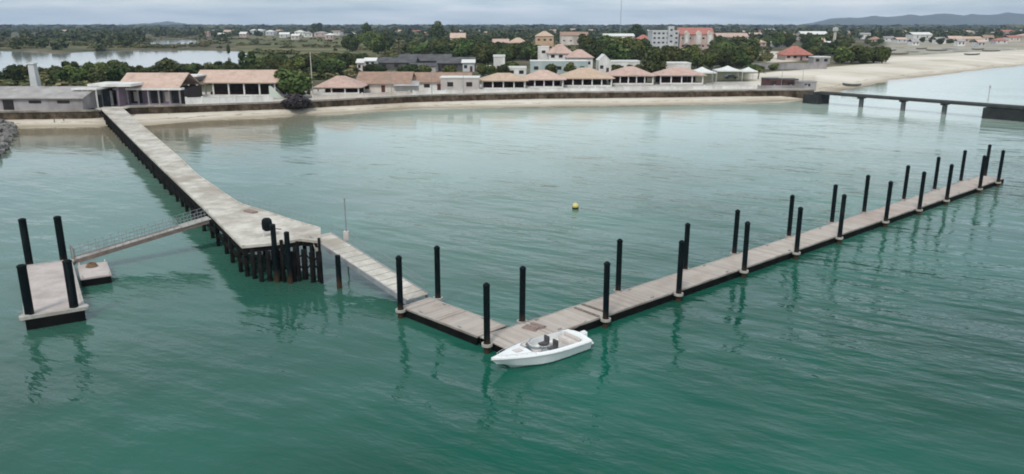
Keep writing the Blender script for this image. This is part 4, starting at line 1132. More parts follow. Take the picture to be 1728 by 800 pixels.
# tents
def tent(px0, px1, base, eave, ridge, depth, label):
    loc, w, he, hr = frame_of(px0, px1, base, eave, ridge, depth)
    t = thing('party_tent', loc, 0, label, 'tent', 'white tents on the promenade')
    mb = MB(); n = 8
    # peaked canopy, gently concave
    rings = [(1.0, he), (.62, he+(hr-he)*.28), (.3, he+(hr-he)*.62), (.04, hr)]
    vs = []
    for r, z in rings:
        for k in range(16):
            a = 2*math.pi*k/16; c, s = math.cos(a), math.sin(a); m = 1/max(abs(c), abs(s)); vs.append((c*m*w/2*r, depth/2+s*m*depth/2*r, z))
    fs = [(i*16+k, i*16+(k+1)%16, (i+1)*16+(k+1)%16, (i+1)*16+k) for i in range(3) for k in range(16)]
    fs.append(tuple(48+k for k in range(16)))
    mb.add(vs, fs); mb.build('canopy', 'tent_white', t)
    mb = MB(); mb.box(-w/2, w/2, 0, .03, he-.35, he-.003); mb.box(-w/2, -w/2+.03, .04, depth, he-.35, he-.003); mb.box(w/2-.03, w/2, .04, depth, he-.35, he-.003); mb.build('valance', 'tent_white', t)
    for x in (-w/2+.06, w/2-.06):
        for y in (.08, depth-.06): MB().cyl((x,y,0),(x,y,he-.004),.05,n=6).build('pole', 'pale_metal', t)
tent(1166, 1208, 142, 122, 113, 6, 'white peaked tent nearest the salmon pavilion')
tent(1209, 1252, 138, 119, 111, 6, 'wider white peaked tent with the dark car under it')
tent(1252, 1278, 137, 120, 113, 5, 'small white tent at the end of the row by the palm')
# dark kiosks at the end of the wall
hs('dark_kiosk', 1291, 1318, 148.5, 134, 132.5, 4, 'kiosk_red', 'dark_roof', 'flat', 'dark red shuttered kiosk nearer the tents at the wall end', 'kiosk', windows=1, ov=.1, group='dark kiosks at the wall end')
hs('dark_kiosk', 1320, 1346, 148.5, 135, 133.5, 4, 'kiosk_red', 'dark_roof', 'flat', 'dark red shuttered kiosk in the middle of the three', 'kiosk', windows=1, ov=.1, group='dark kiosks at the wall end')
hs('dark_kiosk', 1347, 1377, 150, 139, 137.5, 4, 'grey_paint', 'grey_roof', 'flat', 'lower grey kiosk next to the root of the jetty', 'kiosk', windows=1, ov=.1, group='dark kiosks at the wall end')
# hotel
t, w, he, hr = hs('hotel', 1098, 1146, 84, 52, 49, 20, 'white_grey', 'white_roof', 'flat', 'tall pale grey hotel block with flat roof next to the red-roofed wing', 'hotel', windows=6, floors=4, ov=.2) if False else (None,)*4
hs('hotel', 1100, 1144, 84, 53, 50, 20, 'white_grey', 'white_roof', 'flat', 'tall pale grey hotel block with flat roof next to the red-roofed wing', 'hotel', windows=6, floors=4, ov=.2)
hs('stair_tower', 1127, 1136, 85, 46, 44, 4, 'white_grey', 'white_roof', 'flat', 'narrow white lift tower standing at the front of the hotel block', 'tower', windows=1, floors=4, ov=.1)
t, w, he, hr = hs('hotel_wing', 1146, 1203, 84, 58, 47, 18, 'pink_paint', 'tile_red', 'gable', 'pink hotel wing with red tiled roof and three white arched dormers', 'hotel', windows=5, floors=2, ov=.5)
for f in (-.3, .05, .38):
    x = w*f; q = MB(); q.box(x-2.0, x+2.0, -1.2, 4, he*.35, he+.6); q.add([(x-2.0,-1.2,he+.6),(x+2.0,-1.2,he+.6),(x,-1.2,he+2.6),(x-2.0,5,he+.6),(x+2.0,5,he+.6),(x,5,he+2.6)],[(0,1,2),(3,5,4),(0,2,5,3),(1,4,5,2)])
    d = q.build('dormer', 'cream_paint', t, fix=True)
    MB().box(x-1.0, x+1.0, -1.26, -1.2, he*.45, he*.95).build('window', 'white_paint', d)
hs('long_hall', 1019, 1070, 78, 61, 57, 16, 'white_paint', 'white_roof', 'gable', 'long low white hall in the trees left of the hotel', 'hall', windows=5, ov=.4)
hs('orange_house', 904, 934, 86, 61, 53, 14, 'orange_paint', 'tile_tan', 'hip', 'square orange-walled house among the trees above the villa', 'house', windows=3, floors=2, ov=.4)
hs('red_roof_house', 1325, 1368, 102, 92, 78, 13, 'pink_paint', 'tile_red', 'hip', 'pink house with red hip roof facing the beach beyond the promenade', 'house', windows=3, door=True, ov=.9)
hs('boundary_wall', 1268, 1395, 117, 108, 107.5, .4, 'grey_paint', 'grey_paint', 'flat', 'low dark boundary wall around the sandy yard of the pink house', 'wall', ov=.05)
hs('white_house', 1372, 1400, 108, 97, 95, 6, 'grey_paint', 'white_roof', 'flat', 'small grey and white house between the pink house and the big beach bush', 'house', windows=2, ov=.2)
hs('white_warehouse', 1352, 1396, 68, 58, 53, 16, 'cream_paint', 'white_roof', 'gable', 'wide pale warehouse roof left of the slim white tower', 'warehouse', windows=3, ov=.5)
# dark industrial sheds
for i, (a, b, bs_, e, r, lab) in enumerate([(638,700,118,106,97,'dark corrugated shed nearest the white cottages'),(672,760,114,103,92,'long dark shed with pale ridge behind the brown-roofed shops'),(738,800,119,107,97,'dark shed at the end of the yard near the kiosk'),(690,735,122,112,107,'small dark shed with a pale front in the yard')]):
    hs('corrugated_shed', a, b, bs_, e, r, 14, 'dark_roof' if i != 3 else 'grey_cream', 'dark_roof', 'gable', lab, 'shed', windows=2 if i == 3 else 3, ov=.4, group='dark sheds behind the shops')
hs('white_cottage', 603, 618, 120, 106, 100, 6, 'white_paint', 'white_roof', 'gable', 'smaller white cottage left of the dark sheds', 'cottage', windows=1, door=True)
hs('white_cottage', 616, 634, 121, 103, 98, 6, 'white_grey', 'white_roof', 'gable', 'taller white cottage touching the dark sheds', 'cottage', windows=2, floors=2)
hs('white_cottage', 781, 800, 121, 106, 101, 6, 'white_grey', 'white_roof', 'gable', 'white cottage behind the pale kiosk', 'cottage', windows=1, door=True)
hs('red_roof_house', 832, 858, 88, 74, 66, 12, 'pink_paint', 'tile_salmon', 'gable', 'house with salmon gable roof among trees above the square white tower', 'house', windows=2)
hs('cream_house', 858, 890, 86, 72, 64, 12, 'cream_paint', 'tile_tan', 'hip', 'cream house with tan hip roof left of the orange house', 'house', windows=3)
hs('red_roof_house', 946, 992, 76, 60, 54, 14, 'cream_paint', 'tile_brown', 'gable', 'long brown-roofed house right of the orange house', 'house', windows=4)
hs('cream_house', 760, 785, 74, 64, 56, 12, 'cream_paint', 'tile_peach', 'gable', 'small house with peach roof amid trees left of the salmon gable', 'house', windows=2)
hs('red_roof_house', 1075, 1098, 76, 66, 59, 12, 'cream_paint', 'tile_red', 'hip', 'red-roofed house squeezed between the white hall and the hotel', 'house', windows=2)
hs('white_house', 1206, 1262, 74, 62, 56, 14, 'white_paint', 'tile_salmon', 'gable', 'long white house with salmon roof right of the hotel wing', 'house', windows=5)
# white obelisk-like tower on the left
q = at(62, 152, GZ)
t = thing('white_pillar', (q.x, q.y, GZ), 0, 'tall tapered white pillar behind the grey shed roof', 'pillar')
zt = hz(108, q.y)-GZ; mb = MB(); mb.add([(-1,-1,0),(1,-1,0),(1,1,0),(-1,1,0),(-.95,-.8,zt),(.6,-.8,zt),(.6,.8,zt),(-.95,.8,zt)],[(0,3,2,1),(4,5,6,7),(0,1,5,4),(1,2,6,5),(2,3,7,6),(3,0,4,7)])
mb.build('shaft', 'white_grey', t); MB().box(-1.15, .8, -1, 1, zt+.003, zt+.25).build('cap', 'white_paint', t)
# slim white tower right
q = at(1407, 78, GZ); t = thing('slim_tower', (q.x, q.y, GZ), 0, 'slim white water tower standing among the trees above the beach', 'tower')
zt = hz(46, q.y)-GZ; MB().cyl((0,0,0),(0,0,zt*.75),1.3,1.1,14).build('shaft', 'cream_paint', t); MB().lathe([(1.1,zt*.75),(2.2,zt*.8),(2.2,zt*.97),(.3,zt)], n=16).build('tank', 'white_grey', t)
# antenna mast
q = at(1047, 60, GZ); q = Vector((q.x*.62, q.y*.62, GZ)); q.x = xat(1047, 45, q.y)
t = thing('radio_mast', (q.x, q.y, GZ), 0, 'very tall thin lattice radio mast rising into the sky above the town', 'radio mast')
zt = hz(-8, q.y)-GZ; mb = MB(); rr = .45
cs = [(rr*math.cos(a), rr*math.sin(a)) for a in (0, 2.094, 4.189)]
for c in cs: mb.cyl((c[0]*1.6,c[1]*1.6,0),(c[0]*.7,c[1]*.7,zt),.10,.07,6)
ns = 40
for k in range(ns):
    f = 1.6-.9*k/ns; g = 1.6-.9*(k+1)/ns
    for i in range(3):
        a, b = cs[i], cs[(i+1)%3]; mb.cyl((a[0]*f,a[1]*f,zt*k/ns),(b[0]*g,b[1]*g,zt*(k+1)/ns),.05,n=4)
mb.build('lattice', 'mast_grey', t); MB().cyl((0,0,zt),(0,0,zt+4),.06,n=6).build('antenna', 'mast_grey', t)
# far and right town houses
rs = random.Random(21)
WM = ['white_paint', 'cream_paint', 'grey_cream', 'pink_paint', 'white_grey']; 
RM = [('tile_salmon', 'salmon'), ('tile_brown', 'brown'), ('tile_red', 'red'), ('white_roof', 'pale'), ('tile_peach', 'peach'), ('grey_roof', 'grey'), ('tile_tan', 'tan')]
def small_house(px, base, wpx, wall, roof, kind, label, group, nw=2):
    p = at(px, base, GZ); mpp = p.y/1340.0
    w = wpx*mpp; he = rs.uniform(3.0, 4.2); d = min(max(w*.8, 7), 14)
    if p.y > 900: he *= 1.5
    t = thing('town_house', (p.x, p.y, GZ), rs.uniform(-.25, .25), label, 'house', group)
    b = MB().box(-w/2, w/2, 0, d, -.6, he); b.build('wall', wall, t)
    roof_mesh(w, d, he+.003, he+rs.uniform(1.6, 2.6) if kind != 'flat' else he+.4, kind, .5).build('roof', roof, t, fix=True)
    for i in range(nw):
        x = -w/2+w*(i+.5)/nw; MB().box(x-.6, x+.6, -.05, .05, he*.4, he*.8).build('window', 'dark_opening', t)
# right-hand fishing village above the beach
spots = [(1478,73,18),(1500,70,16),(1522,72,18),(1556,68,34),(1588,74,16),(1612,72,20),(1640,72,34),(1668,70,16),(1690,74,20),(1712,70,22),(1736,68,22),(1764,72,24),(1600,62,18),(1575,60,16),(1632,60,22),(1660,60,20),(1700,60,22),(1722,57,24),(1530,60,20),(1490,61,16),(1460,66,16),(1545,77,12),(1622,78,12),(1656,79,14),(1450,58,20),(1428,62,14),(1680,64,14),(1748,60,22)]
for i, (px, b, w) in enumerate(spots):
    r = RM[rs.choice([0,1,1,2,3,4,5,5,6])]; wl_ = rs.choice(WM)
    if (px, b) == (1556, 68): r = RM[3]
    if (px, b) == (1640, 72): r = RM[6]
    if (px, b) == (1712, 70): r = RM[2]
    lab = 'small %s-roofed house in the village at the head of the wide beach' % r[1]
    small_house(px, b, w, wl_, r[0], rs.choice(['gable','gable','hip']), lab, '%s-roofed village houses behind the beach' % r[1])
left_spots = [(105,58,12),(125,57,12),(345,62,14),(360,58,12),(385,60,16),(372,66,12),(432,57,26),(455,60,14),(480,64,16),(505,60,16),(520,63,14),(540,62,20),(565,60,18),(556,67,14),(498,67,14),(595,66,12),(470,56,14),(410,63,12)]
for i, (px, b, w) in enumerate(left_spots):
    r = RM[rs.choice([0,1,3,3,3,5,6])]
    if (px, b) == (432, 57): r = RM[3]
    small_house(px, b, w, rs.choice(WM), r[0], rs.choice(['gable','hip']), 'small far %s-roofed house on the plain beyond the lagoon' % r[1], '%s-roofed houses beyond the lagoon' % r[1], 2)
mid_spots = [(640,62,18),(668,58,16),(700,60,16),(722,63,16),(735,57,14),(790,62,14),(812,58,16),(825,64,14),(775,58,12),(846,56,16),(880,56,14),(930,56,16),(965,53,20),(1000,56,14),(1222,55,18),(1250,58,16),(1275,66,20),(1290,60,16),(1305,70,18),(1318,62,16),(1335,66,18),(1372,72,14),(1385,78,14),(1425,72,14),(1425,82,12),(1400,88,10),(1340,56,18),(1300,54,16),(1240,66,14),(1285,78,16),(1312,80,12),(1180,56,20),(1090,56,16),(655,66,14)]
for i, (px, b, w) in enumerate(mid_spots):
    r = RM[rs.choice([0,0,1,2,3,3,4,6])]
    small_house(px, b, w, rs.choice(WM), r[0], rs.choice(['gable','hip']), 'small %s-roofed town house half hidden by the town trees' % r[1], '%s-roofed houses among the town trees' % r[1], 2)

# ------------------------------------------------------------------ poles, cars, beached boats
def pole(px, base, top, r, label, arm=True, mat='pale_metal', name='street_lamp', cat='street lamp', yoff=0):
    q = at(px, base, GZ); zt = hz(top, q.y)-GZ
    t = thing(name, (q.x, q.y, GZ), 0, label, cat)
    MB().cyl((0,0,-.3),(0,0,zt),r,r*.6,8).build('post', mat, t)
    if arm:
        MB().cyl((0,0,zt-.05),(1.1,-.2,zt+.15),r*.45,n=6).build('arm', mat, t); MB().box(.9,1.6,-.34,-.08,zt+.08,zt+.2).build('lamp_head', 'grey_metal', t)
pole(528, 160, 88, .16, 'tall pale lamp post beside the green tree and purple bush', False, 'cream_paint', 'utility_pole', 'pole')
pole(661, 162, 121, .09, 'thin lamp post in front of the grey awning', mat='grey_metal')
pole(729, 160, 120, .09, 'thin lamp post in front of the white shop', mat='grey_metal')
pole(782, 158, 124, .08, 'thin lamp post in front of the pale kiosk', mat='grey_metal')
pole(1202, 149, 112, .09, 'thin lamp post between the two big white tents', mat='grey_metal')
pole(1318, 150, 112, .08, 'thin lamp post by the dark red kiosks', mat='grey_metal')
pole(1353, 151, 116, .08, 'thin lamp post by the lower grey kiosk', mat='grey_metal')
q = at(1669, 158, 0); t = thing('channel_marker', (q.x, q.y, 0), 0, 'thin marker post standing in the pale water beyond the jetty', 'marker post')
MB().cyl((0,0,-2),(0,0,2.2),.1,n=8).build('post', 'grey_metal', t); MB().box(-.3,.3,-.05,.05,1.7,2.4).build('board', 'cream_paint', t)
def car(px, base, ang, mat, label):
    q = at(px, base, GZ+.1); t = thing('parked_car', (q.x, q.y, GZ+.16), ang, label, 'car', 'parked cars')
    L_, W_ = 4.3, 1.75; prof = [(-2.15,.3),(-2.1,.75),(-1.5,.85),(-1.0,1.38),(.5,1.42),(1.15,.95),(2.0,.8),(2.15,.55),(2.12,.3)]
    mb = MB(); n = len(prof); vs = [(x,-W_/2,z) for x,z in prof]+[(x,W_/2,z) for x,z in prof]
    mb.add(vs, [tuple(range(n)), tuple(range(2*n-1,n-1,-1))]+[(i,n+i,n+(i+1)%n,(i+1)%n) for i in range(n)]); mb.build('body', mat, t, bevel=.05)
    for s in (-1, 1): MB().add([(-1.25,s*.885,.9),(-.95,s*.885,1.3),(.45,s*.885,1.33),(.95,s*.885,.95),(-1.25,s*.86,.9),(-.95,s*.86,1.3),(.45,s*.86,1.33),(.95,s*.86,.95)],[(0,1,2,3),(4,7,6,5),(0,4,5,1),(1,5,6,2),(2,6,7,3),(3,7,4,0)]).build('window', 'tinted_glass', t)
    for x in (-1.35, 1.35):
        for s in (-1, 1): MB().cyl((x,s*.72,.32),(x,s*.92,.32),.32,n=16).build('wheel', 'rubber', t)
car(1233, 133, 0.1, 'car_dark', 'dark car parked under the wider white peaked tent')
car(645, 154, 0.05, 'car_dark', 'dark car parked before the left half of the brown-roofed shops')
car(596, 155, -.1, 'car_white', 'white car parked right of the small salmon pavilion')
def canoe(px, py, lng, ang, mat, label, group=None, name='fishing_boat', z=None):
    zz = 1.2 if z is None else z
    q = at(px, py, zz); t = thing(name, (q.x, q.y, zz), ang, label, 'boat', group)
    n = 9; vs = []; fs = []
    for i in range(n):
        u = i/(n-1)*2-1; hb = .9*(1-abs(u)**2.2)+.03; gz = .75+.35*u*u
        vs += [(u*lng/2, -hb, gz), (u*lng/2, -hb*.6, .12+.3*u**4), (u*lng/2, 0, .0+.35*u**4), (u*lng/2, hb*.6, .12+.3*u**4), (u*lng/2, hb, gz), (u*lng/2, hb*.85, gz), (u*lng/2, 0, .3+.45*u**4), (u*lng/2, -hb*.85, gz)]
    for i in range(n-1):
        for k in range(8): fs.append((i*8+k,(i+1)*8+k,(i+1)*8+(k+1)%8,i*8+(k+1)%8))
    mb = MB(); mb.add(vs, fs); mb.build('hull', mat, t, fix=True)
    for u in (-.25, .2): MB().box(u*lng-.15,u*lng+.15,-.75,.75,.55,.6).build('thwart', 'old_wood', t)
canoe(1437, 146, 5.6, R(-35), 'canoe', 'dark green boat lying alone on the sand beside the jetty')
for i, (px, py, a) in enumerate([(1500,86,.3),(1520,82,-.2),(1538,88,.15),(1555,83,.5),(1580,86,-.3),(1602,83,.2),(1621,88,0),(1650,84,.3),(1672,87,-.25),(1700,85,.1),(1568,92,.2),(1512,92,-.1),(1640,93,.2)]):
    mat = ['canoe','white_grey','teal_paint','old_wood'][i%4]; cn = ['dark green','pale grey','teal','bare wooden'][i%4]
    canoe(px, py, rs.uniform(10, 15), a, mat, '%s fishing boat drawn up on the flats below the village' % cn, '%s boats on the flats below the village' % cn, z=2.5)

# ------------------------------------------------------------------ trees
def crown_arrays(seed, nl, nq, size, flat=1.0, elong=1.0):
    r = np.random.default_rng(seed)
    # lobes
    cen = []; rad = []
    for i in range(nl):
        a = r.uniform(0, 2*math.pi); rr = r.uniform(0, .62)**.8; z = r.uniform(.26, .84)
        cen.append((rr*math.cos(a), rr*math.sin(a), z)); rad.append((r.uniform(.34, .54), r.uniform(.16, .26)))
    cen.append((0, 0, .56)); rad.append((.80, .34)); cen.append((0, 0, .34)); rad.append((.72, .28))
    cen = np.array(cen); rad = np.array(rad)
    k = r.integers(0, len(cen), nq)
    d = r.normal(size=(nq, 3)); d /= np.linalg.norm(d, axis=1)[:, None]
    sh = r.uniform(.72, 1.06, nq)[:, None]
    p = cen[k] + d*np.stack([rad[k,0], rad[k,0], rad[k,1]], -1)*sh
    p[:, 2] = np.clip(p[:, 2], .06, 1.02)
    nrm = d + r.normal(size=(nq, 3))*.55; nrm[:, 2] += .35; nrm /= np.linalg.norm(nrm, axis=1)[:, None]
    a = np.cross(nrm, r.normal(size=(nq, 3))); a /= np.linalg.norm(a, axis=1)[:, None]; b = np.cross(nrm, a)
    s = (size*r.uniform(.6, 1.25, nq))[:, None]
    zf = np.array([1, 1, .55])
    q = np.stack([p+(-a-b*.7)*s*zf, p+(a-b*.6)*s*zf, p+(a*.8+b)*s*zf, p+(-a*.7+b*.9)*s*zf], 1)
    tint = np.clip(r.normal(.5, .22, nq) + (r.random(len(cen))[k]-.5)*.5, 0, 1)
    return q.reshape(-1, 3), tint
def quads_object_mesh(name, co, tint, mat):
    nq = len(tint); me = bpy.data.meshes.new(name)
    me.vertices.add(nq*4); me.vertices.foreach_set('co', co.astype(np.float32).ravel())
    me.loops.add(nq*4); me.loops.foreach_set('vertex_index', np.arange(nq*4, dtype=np.int32))
    me.polygons.add(nq); me.polygons.foreach_set('loop_start', np.arange(0, nq*4, 4, dtype=np.int32))
    me.update(calc_edges=True)
    a = me.attributes.new('tint', 'FLOAT', 'FACE'); a.data.foreach_set('value', tint.astype(np.float32))
    me.materials.append(MATS[mat]); return me
CROWNS = {}
for m in ('foliage', 'foliage_dark', 'foliage_purple'):
    CROWNS[m] = [quads_object_mesh('crown', *crown_arrays(100+i, 6+i, 2300, .085), m) for i in range(5 if m != 'foliage_purple' else 1)]
def trunk_mesh(seed):
    r = random.Random(seed); mb = MB()
    x, y = r.uniform(-.06,.06), r.uniform(-.06,.06)
    mb.cyl((0,0,-.06),(x,y,.36),.06,.042,8)
    for k in range(4):
        a = k*1.6+r.random(); mb.cyl((x,y,.33),(x+.38*math.cos(a),y+.38*math.sin(a),.62),.03,.012,6)
    me = bpy.data.meshes.new('trunk'); me.from_pydata(mb.v, [], mb.f); me.materials.append(MATS['bark']); return me
TRUNKS = [trunk_mesh(i) for i in range(3)]
NT = 0
def tree(X, Y, r, h, label, group=None, mat='foliage', z=GZ, cat='tree', name='tree'):
    global NT
    t = thing(name, (X, Y, z), rs.uniform(0, 6.28), label, cat, group)
    t.scale = (r, r, h)
    c = bpy.data.objects.new('crown', rs.choice(CROWNS[mat])); COL.objects.link(c); c.parent = t
    k = bpy.data.objects.new('trunk', rs.choice(TRUNKS)); COL.objects.link(k); k.parent = t
    NT += 1
def tree_px(px, top, base, wpx, label, **k):
    q = at(px, base, GZ); mpp = q.y/1340.0
    tree(q.x, q.y, wpx*mpp/2, hz(top, q.y)-GZ, label, **k)
# single trees one can point at
tree_px(501, 115, 165, 72, 'leafy green tree between the long restaurant and the tall pale pole')
tree_px(488, 132, 156, 34, 'smaller bushy tree against the end of the long restaurant')
pb = line_pts((503, 504))[0]
tree(pb.x, pb.y-.2, 4.1, hz(159, pb.y)-.7, 'dark purple bush spilling over the seawall below the green tree', None, 'foliage_purple', .75, 'bush', 'bush')
tree_px(1101, 79, 131, 46, 'round clipped dark tree standing between two salmon pavilions', mat='foliage_dark')
tree_px(205, 101, 140, 40, 'dark round-topped tree by the lagoon, left of the broad dark one', mat='foliage_dark')
tree_px(287, 96, 137, 54, 'broad dark tree standing against the lagoon behind the first restaurant', mat='foliage_dark')
tree_px(422, 86, 130, 30, 'narrow dark tree at the end of the lagoon', mat='foliage_dark')
tree_px(1256, 64, 99, 48, 'dark dome-shaped tree beside the sandy yard', mat='foliage_dark')
tree_px(514, 92, 118, 12, 'small lone dark tree at the edge of the green field', mat='foliage_dark')
tree_px(386, 73, 92, 8, 'tiny lone tree standing in the far edge of the lagoon', mat='foliage_dark')
tree_px(1130, 74, 112, 44, 'bushy olive tree just behind the round clipped tree')
tree_px(740, 36, 72, 28, 'tall dark tree breaking the skyline above the sheds', mat='foliage_dark')
tree_px(619, 36, 70, 22, 'dark tree breaking the skyline above the field', mat='foliage_dark')
tree_px(536, 37, 60, 22, 'far dark tree on the skyline above the pale houses', mat='foliage_dark')
tree_px(1160, 74, 112, 34, 'olive tree in front of the red-roofed hotel wing')
tree_px(1072, 41, 72, 30, 'dark tree on the skyline left of the hotel', mat='foliage_dark')
# wide low bush at the beach
for i, (px, w) in enumerate([(1420,30),(1436,34),(1455,36),(1474,34),(1488,24)]):
    tree_px(px, 76+i%2*2, 107-i%2, w*1.25, 'dark green bush in the wide clump at the edge of the beach', group='bushes of the beach clump', mat='foliage_dark' if i % 2 else 'foliage', cat='bush', name='bush')
def cluster(poly, n, hr, wr, label, group, mats=('foliage', 'foliage', 'foliage_dark'), avoid=()):
    """trees whose BASE lies in the pixel polygon"""
    xs_ = [p[0] for p in poly]; ys_ = [p[1] for p in poly]; k = 0; tries = 0; got = []
    while k < n and tries < n*60:
        tries += 1
        px, py = rs.uniform(min(xs_), max(xs_)), rs.uniform(min(ys_), max(ys_))
        if not inpoly(np.array([px]), np.array([py]), poly)[0]: continue
        if any(a <= px <= b and c <= py <= d for a, b, c, d in avoid): continue
        q = at(px, py, GZ)
        if any((q.x-g[0])**2+(q.y-g[1])**2 < g[2]**2 for g in got): continue
        r = rs.uniform(*wr); got.append((q.x, q.y, r*.9))
        tree(q.x, q.y, r, rs.uniform(*hr), label, group, rs.choice(mats)); k += 1
cluster([(-160,148),(-160,138),(210,133),(210,147)], 32, (4.6, 6.4), (2.8, 4.2), 'green mangrove tree in the dense belt between the grey shed and the lagoon', 'mangroves behind the grey shed')
cluster([(205,139),(205,128),(440,124),(440,134)], 22, (3.6, 5.0), (2.6, 4.0), 'green tree in the belt between the peach roofs and the lagoon', 'trees behind the peach-roofed restaurants')
cluster([(430,134),(430,112),(600,112),(600,132)], 26, (3.8, 6.2), (2.8, 4.4), 'dark green tree in the thicket between the lagoon end and the white cottages', 'thicket behind the green tree', ('foliage_dark', 'foliage'))
cluster([(500,112),(500,98),(610,96),(610,110)], 14, (3.0, 4.2), (3, 4.5), 'light green bushy tree along the edge of the green field', 'trees edging the green field', ('foliage',))
cluster([(575,92),(590,66),(660,66),(650,96)], 15, (9, 13), (5, 7.5), 'big dark green tree in the clump right of the green field', 'big clump right of the field', ('foliage_dark', 'foliage'))
cluster([(640,98),(660,68),(760,68),(760,96)], 18, (5, 8), (4, 6), 'tree on the low wooded rise above the dark sheds', 'trees above the dark sheds')
cluster([(735,108),(740,84),(835,84),(835,112)], 18, (8, 11), (4.5, 6.5), 'big dark tree between the dark sheds and the square white tower', 'big trees left of the white tower', ('foliage_dark', 'foliage'))
cluster([(828,108),(835,90),(912,90),(905,110)], 14, (6, 9), (4, 6), 'green tree behind the square white tower and left of the villa', 'trees left of the villa', ('foliage_dark', 'foliage'))
cluster([(985,106),(965,86),(1090,84),(1100,108)], 20, (9, 12), (5, 7), 'big dark tree between the villa and the hotel', 'big trees between villa and hotel', ('foliage_dark', 'foliage'))
cluster([(1140,118),(1140,98),(1275,98),(1275,118)], 18, (5.5, 8.5), (3.6, 5.4), 'green tree in the row behind the white tents', 'trees behind the white tents')
cluster([(1200,96),(1200,78),(1270,78),(1270,96)], 9, (7, 10), (4, 6), 'tree on the slope between hotel wing and sandy yard', 'trees right of the hotel')
cluster([(1300,80),(1300,72),(1425,72),(1425,84)], 13, (8, 12), (4.5, 6.5), 'tree in the wood behind the pink house', 'trees behind the pink house', ('foliage_dark', 'foliage'))
cluster([(1362,96),(1362,86),(1412,86),(1412,100)], 7, (5, 8), (3.5, 5), 'green tree between the pink house and the beach clump', 'trees beside the pink house')
cluster([(1300,122),(1265,124),(1270,114),(1345,112)], 4, (2, 3), (2, 3), 'low olive shrub along the dark boundary wall', 'shrubs by the boundary wall')
cluster([(1440,80),(1440,62),(1760,60),(1760,76),(1600,78),(1520,80)], 30, (3.5, 6.5), (3, 5), 'dark tree among the village houses at the head of the wide beach', 'trees in the beach village', ('foliage_dark', 'foliage'))  # village trees, more of them added to stand for dark shadows between houses
cluster([(800,131),(800,123),(1010,123),(1090,123),(1090,131)], 13, (3.4, 4.8), (2.0, 3.0), 'small green tree squeezed between the pavilion roofs and the white houses behind', 'trees behind the pavilions')
cluster([(600,128),(600,120),(800,122),(800,130)], 9, (3.0, 4.6), (2.0, 3.0), 'small green tree between the brown-roofed shops and the dark sheds', 'trees behind the brown-roofed shops')
# palm
def palm(px, base, top, label):
    q = at(px, base, GZ); zt = hz(top, q.y)-GZ; t = thing('palm_tree', (q.x, q.y, GZ), 0, label, 'palm tree')
    mb = MB(); mb.cyl((0,0,-.2),(.2,0,zt*.5),.2,.16,8); mb.cyl((.2,0,zt*.5),(.3,.1,zt*.82),.16,.13,8); mb.build('trunk', 'bark', t)
    co = []; 
    for k in range(16):
        a = k*2*math.pi/16+rs.uniform(-.15,.15); el = rs.uniform(.1, .9); L_ = rs.uniform(1.9, 2.6); pr = None
        for j in range(7):
            f = j/6; x = L_*f*math.cos(el*.6); z = L_*f*math.sin(el)-1.5*f*f*L_*.5; wd = .28*math.sin(math.pi*(.12+.85*f))
            c, s = math.cos(a), math.sin(a); l = (.3+x*c-wd*s, .1+x*s+wd*c, zt*.82+z-.1); m_ = (.3+x*c, .1+x*s, zt*.82+z+.03); r_ = (.3+x*c+wd*s, .1+x*s-wd*c, zt*.82+z-.1)
            if pr: co += [pr[0], l, m_, pr[1], pr[1], m_, r_, pr[2]]
            pr = (l, m_, r_)
    me = quads_object_mesh('crown', np.array(co), np.full(len(co)//4, .6), 'foliage'); o = bpy.data.objects.new('crown', me); COL.objects.link(o); o.parent = t
palm(1279, 134, 114, 'small palm tree at the end of the row of white tents')
for px_, b_, t_ in ((812, 104, 70), (1012, 98, 62), (1222, 104, 66), (672, 92, 58), (1385, 92, 56), (1296, 92, 60), (452, 118, 84)):
    palm(px_, b_, t_, 'slender palm rising above the town trees'); bpy.data.objects['crown'] if False else None
for o_ in COL.objects:
    if o_.get('label') == 'slender palm rising above the town trees': o_['group'] = 'palms above the town trees'; o_.scale = (1.9, 1.9, 1)
print('trees', NT)
